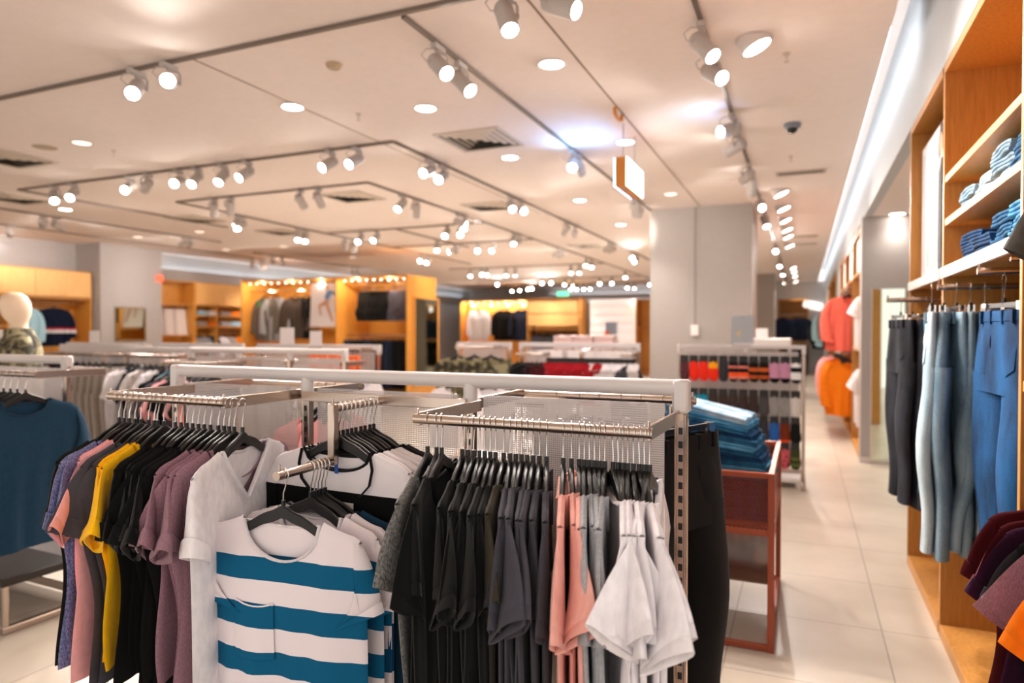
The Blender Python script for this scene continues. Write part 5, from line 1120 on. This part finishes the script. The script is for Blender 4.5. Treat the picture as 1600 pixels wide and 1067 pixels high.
R9,L9=midrack('fourth-row rack with red and white boxer packs before the grey column',-2.90,-1.58,7.05,boxy=True,nseg=2)
pants_mesh('boxer',wh=.085,hip=.10,ln=.17,rise=.09,T=.02,fold=.006,seed=8,leg=.05,hemw=.058,top=-.075)
def boxer(x,z,m,lab,grp):
    o=link('boxer_shorts',PANTS['boxer']['body'],m); o.location=(x,6.80,z+.10); o.rotation_euler=(0,0,-PI/2); o.scale=(1.2,1.3,1.25); tag(o,lab,'boxer shorts',grp)
    link('waistband',PANTS['boxer']['waistband'],M_black,o); c=MB(); c.box(-.03,-.027,-.06,.06,-.09,-.02); c.tube([(-.028,0,-.02),(-.028,0,.004)],.003,6); link('header_card',BXC,M_card,o); link('peg',BXP,M_wire,o)
c=MB(); c.box(-.002,.002,-.05,.05,-.08,-.012); BXC=c.mesh('header_card',False); c=MB(); c.tube([(-.01,0,0),(.24,0,0)],.003,6); c.tube([(0,0,-.015),(0,0,.002)],.003,6); BXP=c.mesh('peg')
for i in range(3): boxer(-2.40+.19*i,1.16,fabric('boxer_red','#9c1620'),'red boxer shorts in the upper row of the boxer rack, '+ORD[i]+' from the left','red boxer shorts')
for i in range(3): boxer(-2.40+.19*i,.93,fabric('boxer_red','#9c1620'),'red boxer shorts in the lower row of the boxer rack, '+ORD[i]+' from the left','red boxer shorts')
for i in range(3): boxer(-1.86+.115*0+.13*i-.06,1.16,MF['white'],'white boxer shorts in the upper row of the boxer rack, '+ORD[i]+' from the left','white boxer shorts')
for i in range(3): boxer(-1.92+.13*i,.95,MF['white'],'white boxer shorts in the lower row of the boxer rack, '+ORD[i]+' from the left','white boxer shorts')
for i in range(2):
    p=rack_w(R9,.12+.16*i,-.25,1.20); hanger(p,-PI/2,'black hanger with '+('black','burgundy')[i]+' vest on the boxer rack','hangers on the boxer rack'); t=tee('plain0',MF['black' if i==0 else 'burgundy'],p,-PI/2,('black','burgundy')[i]+' top on the boxer rack','tops on the boxer rack'); t.scale=(.5,.5,.7)
ubar(R9,.05,.35,.25,1.20)
p=rack_w(R9,1.27,-.25,1.20); ubar(R9,1.2,1.30,.25,1.20); hanger(p,-.3,'black hanger at the right end of the boxer rack','hangers on the boxer rack'); tee('long0',MF['charcoal'],p,-.3,'dark grey top at the right end of the boxer rack',None)
for i in range(2): folded('jean%d'%i,MF['rose'],(-2.05+.02*i,7.9,1.30+.05*i),0,'folded pale pink towel on the low table, '+('lower','upper')[i]+' one','pink folded pieces') if False else None
# low table with pale folded stacks behind the boxer rack
tbl=thing('low_table','white display table with pale pink stacks behind the boxer rack','table',(-2.6,8.6,0)); part('top',MB().rbox(-.55,.55,-.4,.4,1.16,1.20,.004),M_white,tbl,False)
for x in(-.5,.5):
    for y in(-.35,.35): part('leg',MB().rbox(x-.02,x+.02,y-.02,y+.02,0,1.16,.003),M_white,tbl,False)
for s in range(3):
    for q in range(4): folded('roll%d'%q if q<3 else 'roll0',fabric('fabric_shell','#e9cfcb'),(-2.85+.27*s,8.45,1.202+.048*q),0,'folded pale pink piece on the white table, '+ORD[s]+' stack, '+('bottom','second','third','top')[q]+' layer','pink folded pieces on the white table')
o=link('price_card',MB().rbox(-.07,.07,-.005,.005,0,.11,.002).mesh('price_card',False),M_card); o.location=rack_w(FR,1.46,0.0,1.322)+Vector((0,0,0)); o.location=(-1.60,4.35,1.02); o2=o
tag(o,'white price card standing on the small white stand behind the foreground rack','card')
st=thing('card_stand','small white stand behind the foreground rack','stand',(-1.60,4.35,0)); part('plate',MB().rbox(-.25,.25,-.2,.2,.98,1.02,.004),M_white,st,False); part('pole',MB().tube([(0,0,.02),(0,0,.98)],.02,10),M_white,st); part('foot',MB().rbox(-.2,.2,-.2,.2,0,.02,.004),M_white,st,False)
for o in UNITS:
    del o['cx'],o['cy']
# ------------------------------------------------------------------ mannequin at the left
mn=thing('mannequin','pale mannequin in a camouflage jacket behind the far-left rack','mannequin',(-5.42,3.26,0),math.radians(28-90+35))
sk=plain('mannequin_skin','#ecd2b4',.45)
def ell(cx,cy,z,a,b,n=20): return [(cx+a*cos(2*PI*k/n),cy+b*sin(2*PI*k/n),z) for k in range(n)]
bd=MB(); bd.loft([ell(0,0,z,a,b) for z,a,b in((.86,.14,.10),(1.0,.15,.11),(1.12,.135,.10),(1.28,.17,.115),(1.38,.18,.10),(1.425,.10,.075),(1.45,.058,.058),(1.50,.052,.055))]+[ell(0,-.012-.004*i,z,a,b) for i,(z,a,b) in enumerate(((1.535,.062,.075),(1.57,.074,.092),(1.62,.079,.1),(1.67,.076,.098),(1.71,.06,.078),(1.735,.03,.04),(1.74,.006,.008)))])
part('body',bd,sk,mn,ang=1.5)
jk=MB(); jk.loft([ell(0,0,z,a,b) for z,a,b in((.80,.21,.15),(.95,.205,.15),(1.15,.20,.145),(1.30,.215,.15),(1.38,.20,.13),(1.43,.13,.10),(1.47,.085,.085))],(False,False)); J=part('jacket',jk,M_camo,mn,ang=1.5)
for s in(-1,1):
    a=MB(); a.tube([(s*.18,0,1.385),(s*.235,0,1.33),(s*.27,-.01,1.15),(s*.285,-.03,.98),(s*.275,-.06,.83)],[.06,.07,.065,.058,.05],14); part('sleeve',a,M_camo,J,ang=1.5)
    h=MB(); h.tube([(s*.275,-.06,.83),(s*.27,-.075,.76),(s*.265,-.08,.70),(s*.262,-.085,.66)],[.03,.035,.03,.012],10,flat=.5); part('hand',h,sk,mn,ang=1.5)
    l=MB(); l.loft([ell(s*.09,0,z,a,b) for z,a,b in((.9,.10,.11),(.7,.095,.10),(.48,.075,.08),(.3,.072,.08),(.09,.062,.07),(.07,.06,.07))]); part('trouser_leg',l,MF['charcoal'],mn,ang=1.5)
    f=MB(); f.loft([ell(s*.09,-.05,z,a,b) for z,a,b in((0.012,.045,.12),(.05,.045,.115),(.08,.04,.07),(.10,.035,.05))]); part('shoe',f,M_black,mn,ang=1.5)
part('base_plate',MB().lathe([(0,0),(.2,0),(.2,.012),(0,.012)],26),M_steel,mn)
part('collar_strip',MB().prism([(-.05,1.20),(.05,1.20),(.06,1.46),(-.06,1.46)],-.155,-.10),plain('undershirt','#d8cfc6',.8),mn,False,'pale undershirt strip')
# ------------------------------------------------------------------ output look
SC.view_settings.view_transform='Standard'; SC.view_settings.look='None'; SC.view_settings.gamma=1; SC.view_settings.exposure=EXPO
SC.view_settings.use_curve_mapping=False
try:
    SC.cycles.use_denoising=True; SC.cycles.denoiser='OPENIMAGEDENOISE'; SC.cycles.max_bounces=8; SC.cycles.sample_clamp_indirect=6; SC.cycles.transparent_max_bounces=12
except Exception: pass
